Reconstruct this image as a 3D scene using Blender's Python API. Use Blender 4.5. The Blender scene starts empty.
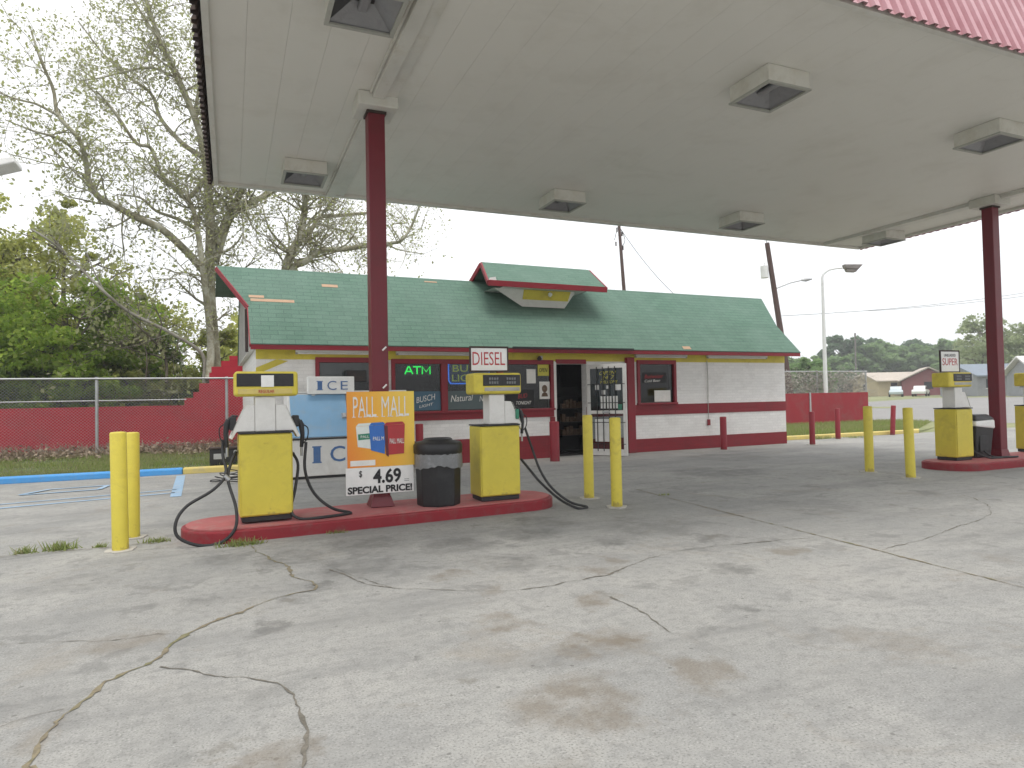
import bpy, bmesh, math, random
import numpy as np
from mathutils import Vector, Matrix
R = math.radians
scene = bpy.context.scene
col = scene.collection
random.seed(7)

# ------------------------------------------------------------------ camera
f, yaw, pitch, roll, CH = 661.0, .403, .0249, -.0199, 1.4
F = np.array([math.sin(yaw)*math.cos(pitch), math.cos(yaw)*math.cos(pitch), math.sin(pitch)])
R0 = np.array([math.cos(yaw), -math.sin(yaw), 0.0]); U0 = np.cross(R0, F)
CR = R0*math.cos(roll)+U0*math.sin(roll); CU = -R0*math.sin(roll)+U0*math.cos(roll)
C0 = np.array([0, 0, CH])
cd = bpy.data.cameras.new('camera'); cam = bpy.data.objects.new('camera', cd); col.objects.link(cam)
m = Matrix(((CR[0], CU[0], -F[0], 0), (CR[1], CU[1], -F[1], 0), (CR[2], CU[2], -F[2], CH), (0, 0, 0, 1)))
cam.matrix_world = m
cd.sensor_width = 36; cd.lens = f/1024*36; cd.clip_start = .05; cd.clip_end = 4000
scene.camera = cam

def P(px, py, Y):
    """real point at depth Y seen in the photo at px, py"""
    r = F + CR*(px-512)/f - CU*(py-384)/f
    return C0 + r*(Y/r[1])
def D(px, py, d):
    r = F + CR*(px-512)/f - CU*(py-384)/f
    return C0 + r*d/(r[0]*math.sin(yaw)+r[1]*math.cos(yaw))

# ------------------------------------------------------------------ materials
def nodes(name):
    mt = bpy.data.materials.new(name); mt.use_nodes = True
    nt = mt.node_tree; b = nt.nodes['Principled BSDF']
    return mt, nt, b
def N(nt, typ, **kw):
    n = nt.nodes.new(typ)
    for k, v in kw.items():
        if k in ('operation', 'blend_type', 'data_type', 'feature', 'noise_dimensions', 'sky_type', 'sun_disc', 'distance', 'wave_type', 'bands_direction', 'clamp', 'use_clamp'):
            setattr(n, k, v)
        else:
            n.inputs[k.replace('_', ' ')].default_value = v
    return n
def ramp(nt, src, stops):
    r = nt.nodes.new('ShaderNodeValToRGB'); e = r.color_ramp.elements
    while len(e) < len(stops): e.new(.5)
    for x, (p, c) in zip(e, stops):
        x.position = p; x.color = tuple(c)+(1,) if len(c) == 3 else c
    nt.links.new(src, r.inputs[0]); return r.outputs[0]
def mixc(nt, fac, a, b, mode='MIX'):
    n = nt.nodes.new('ShaderNodeMix'); n.data_type = 'RGBA'; n.blend_type = mode
    for s, v in ((n.inputs[0], fac), (n.inputs[6], a), (n.inputs[7], b)):
        if hasattr(v, 'is_output'): nt.links.new(v, s)
        elif isinstance(v, (int, float)): s.default_value = v
        else: s.default_value = tuple(v)+(1,)
    return n.outputs[2]
def noise(nt, scale, detail=4, rough=.55, vec=None, dist=0):
    n = N(nt, 'ShaderNodeTexNoise', Scale=scale, Detail=detail, Roughness=rough, Distortion=dist)
    if vec is None:
        t = nt.nodes.get('TC') or nt.nodes.new('ShaderNodeTexCoord'); t.name = 'TC'; vec = t.outputs['Object']
    nt.links.new(vec, n.inputs['Vector']); return n.outputs['Fac']
def bump(nt, b, h, strength=.2, dist=.01):
    n = N(nt, 'ShaderNodeBump', Strength=strength, Distance=dist)
    nt.links.new(h, n.inputs['Height']); nt.links.new(n.outputs[0], b.inputs['Normal'])
def mul(c, k): return tuple(x*k for x in c)
def paint(name, c, rough=.5, dirt=(.10, .08, .06), amt=.25, scale=2.0, fine=.12, bmp=.08, metal=0, wear=None, wt=.66, scuff=None):
    """painted surface: slight tone drift, dirt blotches and optional chips"""
    mt, nt, b = nodes(name)
    n1 = noise(nt, scale, 6, .65); n2 = noise(nt, scale*14, 3)
    base = mixc(nt, ramp(nt, n1, [(.3, (0,)*3), (.7, (1,)*3)]), mul(c, 1-fine), mul(c, 1+fine*.6))
    d = ramp(nt, noise(nt, scale*1.7+.3, 8, .72, dist=.4), [(.5, (0,)*3), (.78, (amt,)*3)])
    base = mixc(nt, d, base, dirt)
    if wear:
        w = ramp(nt, noise(nt, 9, 8, .7), [(wt, (0,)*3), (wt+.025, (1,)*3)])
        base = mixc(nt, w, base, wear)
    if scuff:
        # rust, splashed dirt and bumper scrapes gathered at the foot
        sp = nt.nodes.new('ShaderNodeSeparateXYZ'); nt.links.new(nt.nodes['TC'].outputs['Object'], sp.inputs[0])
        zr = ramp(nt, sp.outputs['Z'], [(0, (.34,)*3), (.12, (.16,)*3), (.30, (.05,)*3), (.75, (.0,)*3)])
        sm = N(nt, 'ShaderNodeMath', operation='ADD'); nt.links.new(zr, sm.inputs[0]); nt.links.new(noise(nt, 11, 8, .72), sm.inputs[1])
        base = mixc(nt, ramp(nt, sm.outputs[0], [(.75, (0,)*3), (.84, (.5,)*3)]), base, scuff)
    nt.links.new(base, b.inputs['Base Color'])
    b.inputs['Roughness'].default_value = rough; b.inputs['Metallic'].default_value = metal
    rr = N(nt, 'ShaderNodeMapRange'); nt.links.new(n1, rr.inputs[0]); rr.inputs[3].default_value = max(.05, rough-.12); rr.inputs[4].default_value = min(1, rough+.18)
    nt.links.new(rr.outputs[0], b.inputs['Roughness'])
    if bmp: bump(nt, b, n2, bmp, .004)
    return mt
def glow(name, c, s):
    mt, nt, b = nodes(name); b.inputs['Base Color'].default_value = tuple(c)+(1,)
    b.inputs['Emission Color'].default_value = tuple(c)+(1,); b.inputs['Emission Strength'].default_value = s
    return mt

M = {}
M['yellow'] = paint('yellow_paint', (.66, .55, .065), .5, (.24, .17, .05), .5, 1.6, wear=(.30, .22, .10), wt=.74, scuff=(.17, .115, .06))
M['yellow_chipped'] = paint('chipped_yellow_paint', (.66, .55, .065), .55, (.16, .11, .05), .7, 2.2, wear=(.20, .13, .05), scuff=(.13, .085, .05))
M['red'] = paint('red_paint', (.25, .012, .024), .5, (.10, .03, .03), .5, 1.3, scuff=(.12, .06, .05))
M['red_wall'] = paint('red_block_paint', (.29, .02, .032), .8, (.20, .09, .085), .75, .8)
M['red_column'] = paint('red_column_paint', (.155, .008, .018), .42, (.07, .02, .02), .5, 1.0)
M['red_island'] = paint('worn_red_island_paint', (.42, .12, .12), .8, (.36, .27, .24), .8, 1.6, fine=.25)
M['red_island_side'] = paint('red_island_edge_paint', (.25, .013, .022), .65, (.15, .09, .08), .8, 2.2, wear=(.25, .16, .14))
M['white'] = paint('white_paint', (.76, .75, .72), .55, (.36, .33, .29), .4, 1.1)
M['soffit'] = paint('white_soffit_panel', (.73, .715, .66), .5, (.52, .49, .42), .4, .5, fine=.03)
M['beam'] = paint('grimy_white_beam', (.66, .65, .60), .5, (.36, .30, .2), .5, 1.1)
M['white_clean'] = paint('white_sign_board', (.82, .82, .80), .45, (.5, .47, .42), .3, 3)
M['dark'] = paint('dark_rubber', (.022, .022, .024), .6, (.09, .085, .08), .4, 3)
M['black'] = paint('black_plastic', (.014, .014, .016), .42, (.07, .07, .07), .35, 3)
M['dark_metal'] = paint('dark_corroded_metal', (.045, .03, .026), .7, (.12, .06, .03), .7, 3)
M['galv'] = paint('galvanised_steel', (.46, .47, .48), .5, (.25, .22, .19), .4, 3, metal=.6)
M['blue'] = paint('blue_kerb_paint', (.07, .32, .70), .6, (.25, .29, .34), .5, 2.0)
M['blue_faded'] = paint('faded_blue_marking', (.27, .40, .54), .8, (.42, .41, .39), 1.0, 2.6, bmp=0)
M['yellow_kerb'] = paint('yellow_kerb_paint', (.62, .50, .16), .7, (.36, .33, .25), .8, 1.7)
M['green_paint'] = paint('dark_green_trim', (.025, .085, .055), .6, (.06, .06, .05), .3, 2)
M['tan_ply'] = paint('bare_plywood', (.50, .33, .22), .8, (.28, .2, .14), .5, 4)
M['grey_board'] = paint('grey_backing_board', (.42, .41, .39), .8, (.12, .12, .12), .9, 2.4)
M['ice_blue'] = paint('blue_ice_chest_door', (.23, .42, .62), .4, (.34, .38, .42), .6, 1.5)
M['ice_grey'] = paint('grey_ice_chest_edge', (.40, .40, .36), .5, (.2, .19, .16), .5, 2)
M['ink_blue'] = paint('blue_ink', (.07, .16, .36), .6, (.3, .35, .42), .3, 5, bmp=0)
M['ink_black'] = paint('black_ink', (.015, .015, .017), .6, (.05, .05, .05), .2, 5, bmp=0)
M['ink_red'] = paint('red_ink', (.45, .03, .04), .6, (.3, .1, .1), .2, 5, bmp=0)
M['ink_white'] = paint('white_ink', (.80, .79, .75), .6, (.6, .55, .5), .2, 5, bmp=0)
M['ink_yellow'] = paint('yellow_ink', (.60, .55, .08), .6, (.3, .3, .1), .3, 5, bmp=0)
M['pack_red'] = paint('red_pack_print', (.42, .03, .035), .4, (.2, .02, .02), .3, 4, bmp=0)
M['pack_blue'] = paint('blue_pack_print', (.03, .15, .50), .4, (.02, .08, .3), .3, 4, bmp=0)
M['pack_white'] = paint('pale_pack_print', (.74, .78, .74), .4, (.5, .6, .55), .3, 4, bmp=0)
M['pack_green'] = paint('green_pack_print', (.03, .22, .13), .4, (.02, .1, .1), .3, 4, bmp=0)
M['pack_shade'] = paint('dark_pack_side_print', (.12, .015, .02), .4, (.08, .02, .02), .3, 4, bmp=0)
M['orange'] = paint('orange_print', (.78, .25, .02), .4, (.6, .2, .05), .15, 2, bmp=0)
M['interior'] = paint('darkened_shop_interior', (.022, .02, .02), .8, (.012, .012, .012), .5, 2)  # the unlit room's darkness is put into this near-black colour
M['goods'] = paint('packaged_goods', (.12, .07, .04), .6, (.3, .25, .18), .8, 6)
M['wood_pole'] = paint('weathered_pole_wood', (.085, .05, .045), .85, (.16, .12, .10), .5, 3)
M['pole_grey'] = paint('distant_pole_wood', (.17, .16, .15), .85, (.2, .18, .16), .5, 3)
M['lamp_white'] = paint('white_lamp_post', (.72, .73, .73), .45, (.45, .43, .4), .3, 2)
M['bronze'] = paint('bronze_lamp_housing', (.20, .18, .17), .5, (.4, .38, .36), .8, 6)
M['wire'] = paint('utility_cable', (.05, .05, .05), .7, (.1, .1, .1), .3, 2, bmp=0)
M['lens'] = paint('shaded_lamp_facet', (.04, .04, .042), .28, (.16, .15, .14), .6, 4, bmp=0)  # dark tone carrying the shade inside the lamp recess
M['reflector'] = paint('lamp_reflector', (.30, .30, .31), .4, (.16, .15, .15), .6, 4, metal=.3, bmp=0)
M['display'] = paint('black_display_glass', (.010, .010, .012), .18, (.03, .03, .03), .3, 5, bmp=0)
M['digit'] = paint('grey_display_digits', (.18, .19, .19), .4, (.1, .1, .1), .4, 8, bmp=0)
M['bag'] = paint('clear_bin_liner', (.20, .205, .21), .3, (.42, .43, .44), .7, 6, bmp=.3)
M['neon_green'] = glow('green_neon', (.02, 1, .12), 1.6)
M['neon_blue'] = glow('blue_neon', (.05, .25, 1), 1.0)
M['neon_yellow'] = glow('yellow_neon', (.5, .6, .12), .4)
M['car_paint'] = paint('pale_blue_car_paint', (.50, .58, .62), .3, (.3, .3, .3), .2, 1)
M['car_white'] = paint('white_car_paint', (.78, .78, .77), .3, (.4, .4, .4), .2, 1)
M['roof_tan'] = paint('pale_tan_roofing', (.50, .44, .38), .85, (.3, .26, .22), .5, .5)
M['roof_grey'] = paint('blue_grey_roofing', (.22, .26, .31), .8, (.15, .15, .16), .5, .5)
M['roof_white'] = paint('white_metal_roofing', (.76, .75, .74), .5, (.5, .45, .4), .4, .6)
M['roof_red'] = paint('dull_red_siding', (.27, .09, .10), .8, (.2, .15, .13), .5, .5)
M['wall_tan'] = paint('tan_siding', (.50, .42, .28), .8, (.3, .26, .2), .5, .5)
M['wall_grey'] = paint('grey_siding', (.30, .31, .33), .8, (.2, .2, .2), .5, .5)
M['window_dark'] = paint('dark_window_glass', (.03, .035, .04), .15, (.06, .06, .06), .3, 2, bmp=0)

def mat_glass(name, tint):
    mt, nt, b = nodes(name)
    g = N(nt, 'ShaderNodeBsdfGlossy', Roughness=.04); g.inputs['Color'].default_value = (1, 1, 1, 1)
    t = nt.nodes.new('ShaderNodeBsdfTransparent'); t.inputs[0].default_value = tint
    fr = N(nt, 'ShaderNodeFresnel', IOR=1.5); mx = nt.nodes.new('ShaderNodeMixShader')
    ge = nt.nodes.new('ShaderNodeNewGeometry'); sb = N(nt, 'ShaderNodeMath', operation='SUBTRACT'); sb.inputs[0].default_value = 1; nt.links.new(ge.outputs['Backfacing'], sb.inputs[1])
    ml = N(nt, 'ShaderNodeMath', operation='MULTIPLY'); nt.links.new(fr.outputs[0], ml.inputs[0]); nt.links.new(sb.outputs[0], ml.inputs[1])
    nt.links.new(ml.outputs[0], mx.inputs[0]); nt.links.new(t.outputs[0], mx.inputs[1]); nt.links.new(g.outputs[0], mx.inputs[2])
    nt.links.new(mx.outputs[0], nt.nodes['Material Output'].inputs[0]); return mt
M['glass'] = mat_glass('shop_window_glass', (.62, .65, .66, 1)); M['glass_dark'] = mat_glass('tinted_door_glass', (.16, .21, .22, 1))

def mat_poster():
    mt, nt, b = nodes('orange_poster_print')
    t = nt.nodes.new('ShaderNodeTexCoord'); s = nt.nodes.new('ShaderNodeSeparateXYZ')
    nt.links.new(t.outputs['Generated'], s.inputs[0])
    a = N(nt, 'ShaderNodeMath', operation='MULTIPLY'); a.inputs[1].default_value = .8; nt.links.new(s.outputs['X'], a.inputs[0])
    z = N(nt, 'ShaderNodeMath', operation='MULTIPLY'); z.inputs[1].default_value = .25; nt.links.new(s.outputs['Z'], z.inputs[0])
    ad = N(nt, 'ShaderNodeMath', operation='ADD'); nt.links.new(a.outputs[0], ad.inputs[0]); nt.links.new(z.outputs[0], ad.inputs[1])
    c = ramp(nt, ad.outputs[0], [(.05, (.80, .25, .03)), (.5, (.84, .42, .04)), (1, (.84, .60, .09))])
    nt.links.new(c, b.inputs['Base Color']); b.inputs['Roughness'].default_value = .35; return mt
M['poster'] = mat_poster()

def mat_brick(name, c, mortar=.9, bw=.4, bh=.2, rough=.7, dirt=(.35, .32, .28), amt=.35, bs=.35, axes='XZ'):
    mt, nt, b = nodes(name)
    t = nt.nodes.new('ShaderNodeTexCoord'); s = nt.nodes.new('ShaderNodeSeparateXYZ'); cb = nt.nodes.new('ShaderNodeCombineXYZ')
    nt.links.new(t.outputs['Object'], s.inputs[0]); nt.links.new(s.outputs[axes[0]], cb.inputs[0]); nt.links.new(s.outputs[axes[1]], cb.inputs[1])
    br = N(nt, 'ShaderNodeTexBrick', Scale=1.0, Mortar_Size=.006, Mortar_Smooth=.3, Brick_Width=bw, Row_Height=bh, Bias=0.0)
    br.inputs['Color1'].default_value = tuple(mul(c, 1.03))+(1,); br.inputs['Color2'].default_value = tuple(mul(c, .94))+(1,); br.inputs['Mortar'].default_value = tuple(mul(c, mortar))+(1,)
    nt.links.new(cb.outputs[0], br.inputs['Vector'])
    d = ramp(nt, noise(nt, 1.3, 8, .72), [(.5, (0,)*3), (.8, (amt,)*3)])
    nt.links.new(mixc(nt, d, br.outputs[0], dirt), b.inputs['Base Color']); b.inputs['Roughness'].default_value = rough
    inv = N(nt, 'ShaderNodeMath', operation='SUBTRACT'); inv.inputs[0].default_value = 1; nt.links.new(br.outputs['Fac'], inv.inputs[1])
    ad = N(nt, 'ShaderNodeMath', operation='ADD'); nt.links.new(inv.outputs[0], ad.inputs[0]); nt.links.new(noise(nt, 30, 3), ad.inputs[1])
    bump(nt, b, ad.outputs[0], bs, .006); return mt
M['white_brick'] = mat_brick('white_painted_brick', (.84, .83, .81), .9, .21, .075)
M['red_block'] = mat_brick('red_painted_block', (.42, .012, .03), .86, .4, .2, .75, (.24, .06, .06), .5)
M['red_brick'] = mat_brick('red_painted_brick', (.24, .012, .022), .85, .21, .075, .6, (.10, .03, .03), .6)

def mat_shingle():
    mt, nt, b = nodes('green_asphalt_shingles')
    t = nt.nodes.new('ShaderNodeTexCoord')
    br = N(nt, 'ShaderNodeTexBrick', Scale=1.0, Mortar_Size=.006, Mortar_Smooth=.2, Brick_Width=.31, Row_Height=.098, Bias=-.1)
    br.inputs['Color1'].default_value = (.112, .208, .155, 1); br.inputs['Color2'].default_value = (.138, .245, .185, 1); br.inputs['Mortar'].default_value = (.07, .135, .105, 1)
    nt.links.new(t.outputs['Object'], br.inputs['Vector'])
    n1 = noise(nt, .7, 6, .65); n2 = noise(nt, 60, 3, .6)
    c = mixc(nt, ramp(nt, n1, [(.35, (0,)*3), (.7, (.45,)*3)]), br.outputs[0], (.19, .28, .235))
    c = mixc(nt, ramp(nt, n2, [(.35, (.35,)*3), (.65, (0,)*3)]), c, (.035, .08, .06))
    # faint streaks running down the slope
    mp = nt.nodes.new('ShaderNodeMapping'); mp.inputs['Scale'].default_value = (1.5, .25, .25); nt.links.new(t.outputs['Object'], mp.inputs[0])
    c = mixc(nt, ramp(nt, noise(nt, 2.2, 5, .6, mp.outputs[0]), [(.5, (0,)*3), (.75, (.22,)*3)]), c, (.07, .12, .095))
    nt.links.new(c, b.inputs['Base Color']); b.inputs['Roughness'].default_value = .9
    ad = N(nt, 'ShaderNodeMath', operation='SUBTRACT'); nt.links.new(n2, ad.inputs[0]); nt.links.new(br.outputs['Fac'], ad.inputs[1])
    bump(nt, b, ad.outputs[0], .5, .01); return mt
M['shingle'] = mat_shingle()

def mat_corrugated():
    mt, nt, b = nodes('faded_red_metal')
    n1 = noise(nt, 1.2, 6, .65)
    c = ramp(nt, n1, [(.3, (.46, .22, .25)), (.6, (.56, .33, .36)), (.75, (.62, .43, .46))])
    nt.links.new(c, b.inputs['Base Color']); b.inputs['Roughness'].default_value = .5; return mt
M['corrugated'] = mat_corrugated()

def mat_concrete():
    mt, nt, b = nodes('stained_concrete')
    t = nt.nodes.new('ShaderNodeTexCoord'); v = t.outputs['Object']
    n1 = noise(nt, .22, 6, .6, v); n2 = noise(nt, 1.3, 8, .68, v); n3 = noise(nt, 90, 2, .6, v); n4 = noise(nt, 14, 6, .7, v)
    c = ramp(nt, n1, [(.32, (.30, .295, .28)), (.52, (.395, .385, .36)), (.72, (.46, .44, .405))])
    c = mixc(nt, ramp(nt, n2, [(.36, (.5,)*3), (.58, (0,)*3)]), c, (.27, .27, .265))
    # worn paler patches where the paste has scoured off
    c = mixc(nt, ramp(nt, noise(nt, .55, 7, .7, v, .6), [(.52, (0,)*3), (.7, (.55,)*3)]), c, (.53, .51, .47))
    c = mixc(nt, ramp(nt, n4, [(.32, (.6,)*3), (.52, (0,)*3)]), c, (.215, .21, .20))
    c = mixc(nt, ramp(nt, n3, [(.30, (.75,)*3), (.47, (0,)*3)]), c, (.15, .145, .135))
    c = mixc(nt, ramp(nt, n3, [(.60, (0,)*3), (.75, (.5,)*3)]), c, (.66, .64, .60))
    # broad brown film and grey tyre grime
    c = mixc(nt, ramp(nt, noise(nt, .9, 9, .75, v, .8), [(.56, (0,)*3), (.68, (.42,)*3)]), c, (.26, .215, .16))
    mpg = nt.nodes.new('ShaderNodeMapping'); mpg.inputs['Scale'].default_value = (.35, 1.6, 1); nt.links.new(v, mpg.inputs[0])
    c = mixc(nt, ramp(nt, noise(nt, 1.1, 8, .7, mpg.outputs[0]), [(.50, (0,)*3), (.68, (.6,)*3)]), c, (.20, .197, .19))
    vd = N(nt, 'ShaderNodeTexVoronoi', Scale=5.5); nt.links.new(v, vd.inputs['Vector'])
    c = mixc(nt, ramp(nt, vd.outputs['Distance'], [(.05, (.6,)*3), (.075, (0,)*3)]), c, (.12, .115, .105))
    # oil and rust stains, each at its own spot
    wn = N(nt, 'ShaderNodeTexNoise', Scale=2.2, Detail=7.0, Roughness=.7); nt.links.new(v, wn.inputs['Vector'])
    ws = N(nt, 'ShaderNodeVectorMath', operation='MULTIPLY_ADD'); nt.links.new(wn.outputs['Color'], ws.inputs[0])
    ws.inputs[1].default_value = (.9, .9, 0); nt.links.new(v, ws.inputs[2])
    brown, grey = (.185, .148, .105), (.125, .122, .115)
    spots = [(1.95, 3.30, .30, brown, .75), (3.75, 4.3, .26, grey, .6), (2.9, 6.3, .40, grey, .6), (-.25, 5.25, .22, grey, .55), (.25, 4.45, .14, grey, .65),
             (1.45, 2.7, .36, brown, .6), (.95, 2.15, .36, brown, .5), (2.2, 2.75, .25, brown, .55), (1.55, 3.9, .2, brown, .6), (2.35, 4.0, .22, brown, .65),
             (.2, 2.75, .2, brown, .5), (4.6, 4.6, .2, brown, .5), (1.0, 5.7, .45, grey, .5), (.5, 6.4, .35, grey, .5), (-.6, 4.6, .3, brown, .45), (2.2, 5.4, .4, grey, .5),
             (4.2, 6.1, .7, grey, .45), (8.3, 9.8, 1.3, grey, .5), (6.8, 6.2, .8, grey, .35), (10.5, 12.0, 1.6, grey, .35), (4.0, 10.8, 1.2, grey, .3), (3.1, 3.5, .13, grey, .6), (2.65, 3.2, .1, grey, .55), (.95, 3.6, .07, grey, .8), (3.4, 2.6, .3, brown, .35),
             (1.75, 4.6, .16, brown, .5), (2.75, 4.75, .2, brown, .5), (-1.9, 5.4, .25, grey, .45), (-1.2, 6.3, .4, grey, .4), (5.9, 3.6, .25, brown, .35), (.6, 1.9, .3, brown, .45), (1.2, 6.7, .5, grey, .55), (2.0, 6.2, .45, grey, .5), (3.3, 6.9, .5, grey, .5), (3.5, 5.6, .3, grey, .5), (-.1, 6.6, .3, grey, .4), (1.6, 5.1, .16, brown, .6), (2.5, 5.0, .14, grey, .6), (.65, 5.3, .12, grey, .6), (3.0, 5.0, .12, brown, .5), (4.4, 5.3, .2, grey, .5)]
    brk = ramp(nt, noise(nt, 3.4, 7, .7, v), [(.40, (.25,)*3), (.56, (1,)*3)])
    for x, y, r, cc, k in spots:
        d = N(nt, 'ShaderNodeVectorMath', operation='DISTANCE'); nt.links.new(ws.outputs[0], d.inputs[0]); d.inputs[1].default_value = (x+.45, y+.45, 0)
        bm_ = N(nt, 'ShaderNodeMath', operation='MULTIPLY'); nt.links.new(brk, bm_.inputs[1])
        nt.links.new(ramp(nt, d.outputs['Value'], [(r*.5, (k,)*3), (min(1, r*.98), (0,)*3)]), bm_.inputs[0]); c = mixc(nt, bm_.outputs[0], c, cc)
    # crisp edged old oil film, broken up; gathered under the canopy, where it also paints in shade
    of = ramp(nt, noise(nt, 2.3, 7, .62, v, .3), [(.585, (0,)*3), (.625, (.38,)*3)])
    sp = nt.nodes.new('ShaderNodeSeparateXYZ'); nt.links.new(v, sp.inputs[0])
    mm = N(nt, 'ShaderNodeMath', operation='MULTIPLY'); mm.inputs[1].default_value = .1; nt.links.new(sp.outputs['Y'], mm.inputs[0])
    zone = ramp(nt, mm.outputs[0], [(.15, (.25,)*3), (.5, (1,)*3), (.85, (1,)*3), (1, (.4,)*3)])
    ofm = N(nt, 'ShaderNodeMath', operation='MULTIPLY'); nt.links.new(of, ofm.inputs[0]); nt.links.new(zone, ofm.inputs[1])
    c = mixc(nt, ofm.outputs[0], c, (.15, .147, .14))
    # scatter of small drips
    vo = N(nt, 'ShaderNodeTexVoronoi', Scale=1.7); nt.links.new(ws.outputs[0], vo.inputs['Vector'])
    c = mixc(nt, ramp(nt, vo.outputs['Distance'], [(.05, (.5,)*3), (.11, (0,)*3)]), c, (.17, .155, .13))
    c = mixc(nt, 1.0, c, (.85, .86, .865), 'MULTIPLY')
    nt.links.new(c, b.inputs['Base Color']); b.inputs['Roughness'].default_value = .82
    ad = N(nt, 'ShaderNodeMath', operation='ADD'); nt.links.new(n3, ad.inputs[0]); nt.links.new(n4, ad.inputs[1])
    bump(nt, b, ad.outputs[0], .25, .006); return mt
M['concrete'] = mat_concrete()

def mat_ground(name, stops, scale=1.5, rough=.95, fine=40):
    mt, nt, b = nodes(name)
    c = ramp(nt, noise(nt, scale, 9, .7), stops)
    c = mixc(nt, ramp(nt, noise(nt, fine, 3), [(.3, (.4,)*3), (.6, (0,)*3)]), c, mul(stops[0][1], .5))
    nt.links.new(c, b.inputs['Base Color']); b.inputs['Roughness'].default_value = rough
    bump(nt, b, noise(nt, 25, 5), .6, .03); return mt
M['soil'] = mat_ground('grassy_soil', [(.3, (.10, .085, .05)), (.5, (.085, .115, .035)), (.7, (.12, .16, .05))])
M['field'] = mat_ground('field_grass', [(.3, (.19, .22, .10)), (.5, (.26, .275, .13)), (.7, (.36, .34, .20))], .12, .95, 3)
M['asphalt'] = mat_ground('worn_asphalt', [(.3, (.25, .245, .24)), (.7, (.32, .31, .30))], .3, .9, 60)
M['crack_fill'] = mat_ground('crack_dirt', [(.35, (.13, .115, .085)), (.5, (.26, .22, .145)), (.62, (.17, .17, .08)), (.75, (.34, .30, .22))], 3.0, .95, 30)
M['crack_dark'] = mat_ground('dark_crack_dirt', [(.3, (.12, .11, .09)), (.7, (.22, .20, .165))], 4.0, .95, 30)  # darker dirt lying in the thin cracks

def mat_leaf(name, cols, trans=.35):
    mt, nt, b = nodes(name)
    g = nt.nodes.new('ShaderNodeNewGeometry'); k = len(cols)
    c = ramp(nt, g.outputs['Random Per Island'], [(i/(k-1), cc) for i, cc in enumerate(cols)])
    c = mixc(nt, ramp(nt, noise(nt, .35, 3), [(.35, (.0,)*3), (.7, (.5,)*3)]), c, cols[-1])
    nt.links.new(c, b.inputs['Base Color']); b.inputs['Roughness'].default_value = .6
    t = nt.nodes.new('ShaderNodeBsdfTranslucent'); nt.links.new(c, t.inputs[0]); mx = nt.nodes.new('ShaderNodeMixShader'); mx.inputs[0].default_value = trans
    nt.links.new(b.outputs[0], mx.inputs[1]); nt.links.new(t.outputs[0], mx.inputs[2]); nt.links.new(mx.outputs[0], nt.nodes['Material Output'].inputs[0]); return mt
M['leaf_syc'] = mat_leaf('young_sycamore_leaf', [(.30, .30, .19), (.38, .42, .17), (.30, .28, .22), (.46, .50, .20)], .6)
M['leaf_spring'] = mat_leaf('spring_leaf', [(.20, .30, .045), (.28, .42, .06), (.40, .48, .09), (.31, .46, .07)], .7)
M['leaf_olive'] = mat_leaf('olive_leaf', [(.29, .34, .09), (.40, .43, .12), (.47, .47, .16)], .7)
M['leaf_dark'] = mat_leaf('dark_leaf', [(.12, .19, .04), (.17, .26, .06), (.21, .29, .07)], .7)
M['leaf_far'] = mat_leaf('distant_leaf', [(.18, .29, .13), (.23, .35, .15), (.28, .40, .17)], .6)
M['leaf_far_pale'] = mat_leaf('distant_pale_leaf', [(.28, .35, .18), (.34, .40, .21), (.38, .43, .25)], .6)
M['leaf_far_dark'] = mat_leaf('distant_dark_leaf', [(.10, .17, .10), (.14, .22, .11)], .5)
M['dead_vine'] = mat_leaf('dead_vine_stem', [(.50, .47, .42), (.56, .53, .47), (.38, .35, .31)], .3)
M['grass_blade'] = mat_leaf('grass_blade', [(.19, .28, .055), (.25, .35, .075), (.31, .36, .12), (.34, .31, .18)], .55)
M['litter'] = mat_leaf('dry_leaf_litter', [(.30, .23, .16), (.38, .30, .22), (.22, .17, .12)], .2)
def mat_bark(name, stops):
    mt, nt, b = nodes(name)
    c = ramp(nt, noise(nt, 1.6, 7, .7, dist=.5), stops); nt.links.new(c, b.inputs['Base Color']); b.inputs['Roughness'].default_value = .9
    bump(nt, b, noise(nt, 12, 5), .6, .03); return mt
M['bark_syc'] = mat_bark('mottled_sycamore_bark', [(.32, (.16, .14, .09)), (.48, (.30, .28, .20)), (.56, (.44, .43, .35)), (.7, (.22, .20, .13))])
M['bark'] = mat_bark('grey_bark', [(.35, (.09, .075, .055)), (.65, (.18, .16, .12))])
M['bark_pale'] = mat_bark('bare_pale_bark', [(.35, (.25, .23, .19)), (.65, (.42, .40, .35))])

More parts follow.
